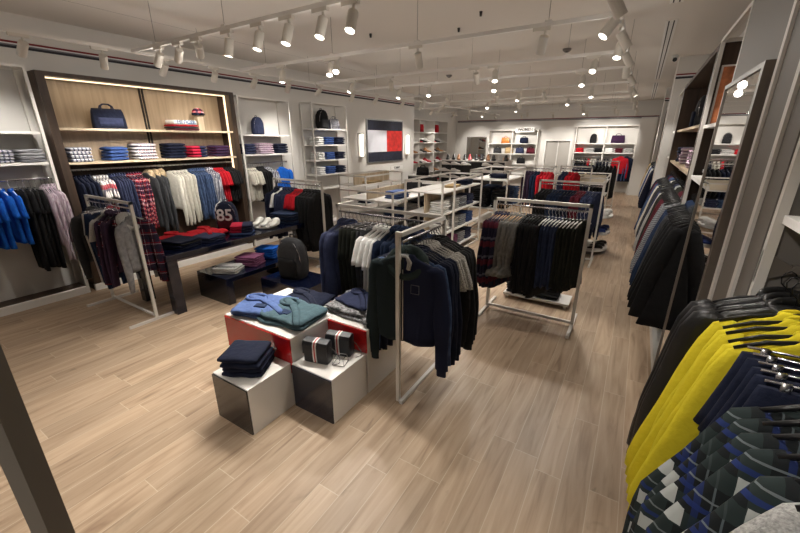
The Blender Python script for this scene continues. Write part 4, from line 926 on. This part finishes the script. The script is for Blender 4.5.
# shoe podium on the right of the aisle racks
t = thing('shoe_podium', 'rounded white three-tier shoe podium beside the aisle', 'shoe stand', (-.50, 8.0, 0))
def halfdisc(r, y0, y1, z0, z1):
    pts = [(-.25, y1), (-.25, y0)] + [(r*math.sin(a)*.9 , y0 + .0 + (y1-y0)*(.5-.5*math.cos(a))) for a in [PI*k/14 for k in range(15)]]
    return MB().rings([[(x, y, z0) for x, y in pts], [(x, y, z1) for x, y in pts]])
for z in (.10, .42, .74): halfdisc(.30, -.30, .55, z-.03, z).build('tier', SHELF, t)
for yy in (-.2, .45): bx(-.22, -.19, yy-.015, yy+.015, 0, 1.1).build('upright', METAL, t)
bx(-.25, -.22, -.3, .55, 0, 1.1).build('back_panel', plain('grey_back', (120, 118, 116), .6), t)
bx(-.24, .05, -.25, .45, .0, .07).build('base', GREYP, t)
BLK = plain('black_shoe', (26, 26, 28), .45); NVS = plain('navy_shoe', (28, 50, 120), .5); TNS = plain('tan_shoe', (150, 104, 66), .5); WHS = plain('white_shoe', (220, 218, 214), .5); RDS = plain('red_shoe', (170, 40, 50), .5)
k = 0
for z, zn, mt, cn in ((.10, 'lowest', BLK, 'black'), (.42, 'middle', NVS, 'blue'), (.74, 'top', WHS, 'white')):
    for q in range(3):
        shoe(-.43 + .02*q, 7.85+.22*q, z, -1.2, f'{cn} shoe on the {zn} podium tier, {ORD[q]} from the front', mt, True, f'{cn} shoes on the podium', sole=WHITE)
# ---------------------------------------------------------------- shoe wall, far left
t = thing('shoe_shelving', 'tall white shoe shelving beyond the end of the left wall', 'shelving', (-8.04, 11.97, 0))
DX = .45
for yy in (.45, 1.75, 3.05, 4.35): bx(0, DX, yy, yy+.03, 0, 2.85).build('upright', METAL, t)
SHZ = (2.40, 2.0, 1.6, 1.2, .8, .4)
for z in SHZ: bx(0, DX, .0, 4.35, z-.03, z).build('shelf', SHELF, t)
bx(0, DX, 0, 4.38, 2.85, 2.88).build('top_panel', METAL, t)
bx(0, .01, .0, 4.35, 0, 2.85).build('back_panel', WALLM, t)
cols = [BLK, WHS, TNS, RDS, WHS, BLK]
ci = 0
ZN = ['highest', 'second highest', 'third', 'fourth', 'fifth', 'lowest']
for zi, z in enumerate(SHZ):
    if zi == 0: continue
    for k in range(10):
        mt = cols[(k*2 + zi) % 6]; cn = {BLK.name: 'black', WHS.name: 'white', TNS.name: 'tan', RDS.name: 'red'}[mt.name]
        shoe(-7.76, 12.3 + .4*k, z, PI/2 + .2, f'{cn} shoe on the {ZN[zi]} shoe wall shelf, {ORD[k]} from the left', mt, False, 'shoes on the shoe wall', high=(k % 3 == 0), s=1.45)
for k, (yy, mt, h) in enumerate(((12.3, 'char', .3), (12.75, 'navy', .34), (13.0, 'blue', .36), (13.9, 'black', .32), (14.2, 'red', .3), (15.2, 'maroon', .26), (15.6, 'red', .32))):
    t = tag(MB().rings([superring(.10, .14, 0, p=.25), superring(.10, .14, h*.6, p=.25), superring(.085, .12, h, p=.3)]).build('boot_box', C[mt], None, True, (-7.82, yy, 2.40)), '%s upright box on the top of the shoe wall, %s from the left' % ({'char': 'grey', 'navy': 'navy', 'blue': 'blue', 'black': 'black', 'red': 'red', 'maroon': 'maroon'}[mt], ORD[k]), 'box', 'boxes on the shoe wall')
# shoe cabinet in the middle distance
t = thing('shoe_cabinet', 'long white shoe cabinet with black drawers before the back wall', 'cabinet', (-5.96, 12.3, 0))
bx(0, 2.35, 0, .7, 1.40, 1.44).build('top', SHELF, t); bx(0, .04, 0, .7, 0, 1.40).build('side_panel', WHITE, t); bx(2.31, 2.35, 0, .7, 0, 1.40).build('side_panel', WHITE, t); bx(.04, 2.31, .06, .7, 0, 1.40).build('body', BLACKM, t)
for k in range(6): bx(.06+.376*k, .06+.376*k+.36, .03, .06, .15, 1.37).build('drawer_front', BLACKM, t)
k = 0
for r_ in range(3):
    for c_ in range(6):
        if (r_, c_) in ((1, 2), (2, 3)): continue
        shoe(-5.96+.24+.376*c_, 12.27, .84+.22*r_, PI/2, f'white shoe in front of the black cabinet, row {NUM[r_+1]}, {ORD[c_]} from the left', WHS, False, 'white shoes on the cabinet front', s=1.3)
for k in range(11):
    mt = [BLK, BLK, TNS, BLK, RDS, BLK, BLK, TNS, BLK, WHS, BLK][k]; cn = {BLK.name: 'black', WHS.name: 'white', TNS.name: 'tan', RDS.name: 'red'}[mt.name]
    shoe(-5.8+.21*k, 12.6+.05*(k % 2), 1.44, .4, f'{cn} shoe on top of the long cabinet, {ORD[k]} from the left', mt, False, 'shoes on top of the cabinet', high=True, s=1.5)
t = thing('side_cabinet', 'dark open cabinet at the left of the shoe area', 'cabinet', (-6.5, 11.0, 0)); bx(0, .9, 0, .4, 0, .95).build('body', DARKP, t); bx(-.01, .91, -.01, .41, .95, .98).build('top', SHELF, t)
duffle(-6.05, 11.2, .98, .2, 'black handbag on the dark cabinet below the flag picture', C['black'], .42, .26, .2)

# ---------------------------------------------------------------- back wall fixtures
Yw = YB - .36
def back_bay(x0, x1, ztop, shelves, label, cols, rail=None):
    t = thing('shelving_unit', label, 'shelving', (x0, Yw, 0)); W = x1-x0
    for k in range(cols+1): bx(W*k/cols-.02, W*k/cols+.02, 0, .33, 0, ztop).build('upright', METAL, t)
    for z in shelves: bx(0, W, 0, .33, z-.04, z).build('shelf', SHELF, t)
    bx(-.02, W+.02, 0, .33, ztop, ztop+.04).build('top_panel', METAL, t); bx(0, W, .33, .35, 0, ztop).build('back_panel', WALLM, t)
    if rail: MB().tube([(0, .15, rail), (W, .15, rail)], .015, 6).build('hanging_rail', CHROME, t)
    return t
back_bay(-6.22, -4.0, 2.5, (1.95, 1.5, 1.05, .6), 'white handbag shelving on the back wall under the lettered sign', 2)
t = thing('shop_sign', 'white sign reading WOMEN above the handbag shelves', 'sign', (-4.55, Yw-.01, 2.44)); bx(-.42, .42, -.03, 0, -.02, .2).build('plate', WHITE, t); text('WOMEN', .17, t, (0, -.034, .09), (PI/2, 0, 0), DARKP)
for k, (x, z, mt, l) in enumerate(((-5.45, 1.95, 'orange', 'orange handbag on the top handbag shelf'), (-4.6, 1.95, 'navy2', 'navy handbag on the top handbag shelf'), (-5.8, 1.5, 'char', 'charcoal handbag at left on the second handbag shelf'), (-5.25, 1.5, 'tan', 'tan and black handbag on the second handbag shelf'), (-4.75, 1.5, 'navy', 'navy handbag on the second handbag shelf'), (-4.25, 1.5, 'maroon', 'maroon and white handbag on the second handbag shelf'), (-5.35, 1.05, 'orange', 'small tan handbag on the third handbag shelf'), (-4.65, 1.05, 'black', 'black handbag on the third handbag shelf'))):
    duffle(x, Yw+.14, z, 0, l, C[mt], .38 if k != 6 else .22, .25, .15)
t = thing('wall_mirror', 'square silver framed mirror on the back wall', 'mirror', (-7.45, YB-.03, 1.2)); m = MB(); m.box(0, 1.0, 0, .025, 0, .04); m.box(0, 1.0, 0, .025, 1.0, 1.04); m.box(0, .04, 0, .025, .04, 1.0); m.box(.96, 1.0, 0, .025, .04, 1.0); m.build('frame', DKFRAME, t); bx(.04, .96, .01, .025, .04, 1.0).build('mirror_glass', MIRROR, t)
back_bay(-2.42, -.2, 2.62, (1.97, 1.6), 'white back wall bay right of the doorway', 2, 1.42)
o = backpack(-1.75, Yw+.15, 1.97, 0, 'black backpack on the top shelf right of the doorway', C['black'], .85)
duffle(-.85, Yw+.15, 1.97, 0, 'patterned burgundy box bag on the top shelf right of the doorway', C['checkbur'], .5, .3, .15)
for k, (x, mt, cn) in enumerate(((-2.2, 'red', 'red'), (-1.8, 'lgrey', 'grey'), (-1.5, 'black', 'black'), (-1.1, 'white', 'white'), (-.75, 'maroon', 'maroon'), (-.4, 'lgrey', 'pale grey'))):
    stack(x, Yw+.15, 1.6, 3, mt, 0, cn + ' folded knit', 'right of the doorway', w=.28, d=.26, h=.06)
hang((-2.35, Yw+.15), (-.3, Yw+.15), 1.42, [('jacket', 'black', 4, 'black jacket'), ('jacket', 'red', 1, 'red jacket'), ('jacket', 'cream', 2, 'cream jacket'), ('jacket', 'navy2', 4, 'ink jacket'), ('shirt', 'lgrey', 3, 'pale grey shirt'), ('shirt', 'sky', 3, 'sky blue shirt')], 'the back wall rail', 'the left', PI/2)
put_garment('coat', 'navy2', -.42, Yw-.06, 1.55, .1, 'long navy coat facing out at the end of the back wall bay', 'outfit on the back wall')
put_garment('jacket', 'red', -.62, Yw-.12, 1.55, .1, 'red jacket facing out at the end of the back wall bay', 'outfit on the back wall')

# ---------------------------------------------------------------- right wall stock
RX = .62
PN = 'the near right rail'
RXF = .53
hang((RXF, .66), (RXF, .80), 1.66, [('tee', 'lgrey', 2, 'grey marl tee', None, 'hi flare slim')], PN, 'the camera', jit=.03)
hang((RXF, .81), (RXF, 1.09), 1.66, [('shirt', 'plaidgreen', 5, 'green and white plaid shirt', None, 'hi flare wide')], PN, 'the camera', jit=.04, squeeze=.8)
hang((RXF, 1.11), (RXF, 1.35), 1.64, [('trousers', 'navy2', 5, 'dark navy trousers', None, 'hi flare')], PN, 'the camera', jit=.03, squeeze=.6)
hang((RXF, 1.36), (RXF, 1.62), 1.66, [('sweater', 'yellow', 5, 'yellow sweater', None, 'hi flare slim')], PN, 'the camera', jit=.02, squeeze=.55)
hang((RXF, 1.63), (RXF, 1.81), 1.66, [('jacket', 'leather', 3, 'black leather jacket', None, 'hi flare')], PN, 'the camera', jit=.02, squeeze=.6)
stack(.68, 1.45, 1.85, 5, 'white', PI/2, 'white folded tee', 'on the near right shelf', w=.32, d=.34, h=.034)
PR = 'the rail beyond the mirror'
hang((RX-.09, 3.62), (RX-.09, 4.7), 1.60, [('dress', 'black', 8, 'long black dress', None, 'flare slim'), ('jacket', 'char', 4, 'charcoal jacket', None, 'flare slim'), ('shirt', 'ddenim', 5, 'dark denim shirt', None, 'flare slim')], PR, 'the camera', squeeze=.55, size=1.06)
PR = 'the dark wood bay rail'
hang((RX-.09, 4.88), (RX-.09, 6.45), 1.60, [('shirt', 'stripegrey', 5, 'grey striped shirt', None, 'flare slim'), ('jacket', 'maroon', 5, 'maroon jacket', None, 'flare slim'), ('jacket', 'olive', 7, 'olive jacket', None, 'flare slim'), ('shirt', 'lgrey', 3, 'pale grey shirt', None, 'flare slim'), ('jacket', 'navy', 4, 'navy jacket', None, 'flare slim')], PR, 'the camera', squeeze=.55, size=1.06)
hang((RX-.09, 6.55), (RX-.09, 8.1), 1.60, [('jacket', 'char', 4, 'dark grey jacket', None, 'flare slim'), ('sweater', 'cream', 3, 'cream sweater', None, 'flare slim'), ('shirt', 'denim', 4, 'blue denim shirt', None, 'flare slim'), ('jacket', 'maroon', 3, 'dark red jacket', None, 'flare slim'), ('jacket', 'navy2', 4, 'ink jacket', None, 'flare slim')], PR, 'the camera', squeeze=.55, size=1.06)
hang((RX-.09, 10.3), (RX-.09, 14.0), 1.60, [('jacket', 'navy2', 4, 'ink jacket', None, 'flare slim'), ('jacket', 'lgrey', 5, 'pale grey jacket', None, 'flare slim'), ('jacket', 'blue', 5, 'blue jacket', None, 'flare slim'), ('shirt', 'cream', 4, 'cream shirt', None, 'flare slim'), ('jacket', 'black', 5, 'black jacket', None, 'flare slim'), ('jacket', 'tan', 4, 'tan jacket', None, 'flare slim')], 'the rail between striped piers', 'the camera', squeeze=.55, size=1.06)
RSX = .66
t = thing('framed_poster', 'warm orange portrait poster on the wood panel behind the mirror', 'poster', (.50, 4.735, 2.22), 0)
bx(0, .36, 0, .02, 0, .52).build('frame', WHITE, t); bx(.015, .345, -.003, 0, .015, .505).build('print', plain('warm_print', (196, 120, 78), .6, noise=.6, scale=9), t)
backpack(RSX-.02, 6.9, 2.25, -PI/2, 'grey backpack on the upper shelf of the right wood bay', C['char'], 1.0, C['navy2'])
for k, (yy, mt, cn) in enumerate(((4.2, 'stripegrey', 'grey striped'), (5.3, 'char', 'charcoal'), (5.9, 'checkpink', 'pink checked'), (7.0, 'checkpink', 'pale pink checked'), (7.6, 'navy2', 'ink'))):
    stack(RSX, yy, 1.77, 5, mt, PI/2, cn + ' folded shirt', 'on a lower right-wall shelf', w=.32, d=.3, h=.045)
# ---------------------------------------------------------------- camera, world, view
cam = bpy.data.cameras.new('camera'); co = bpy.data.objects.new('camera', cam); COL.objects.link(co)
cam.sensor_width = 36; cam.lens = 370/800*36; cam.clip_start = .02
co.location = (0, 0, 2.1); co.rotation_euler = (math.radians(90-18.9), 0, math.radians(31.8)); SC.camera = co
w = bpy.data.worlds.new('world'); SC.world = w; w.use_nodes = True; w.node_tree.nodes['Background'].inputs[0].default_value = (.05, .045, .04, 1)
SC.view_settings.view_transform = 'Standard'; SC.view_settings.look = 'None'; SC.view_settings.gamma = 1; SC.view_settings.exposure = -.06
try: SC.view_settings.use_curve_mapping = False
except Exception: pass
SC.cycles.use_denoising = True
SC.cycles.sample_clamp_indirect = 4
print('LABELS out of 4-16:', len(LONG), LONG[:12]); print('DUP labels:', [(k, v) for k, v in USED.items() if v > 1][:40])
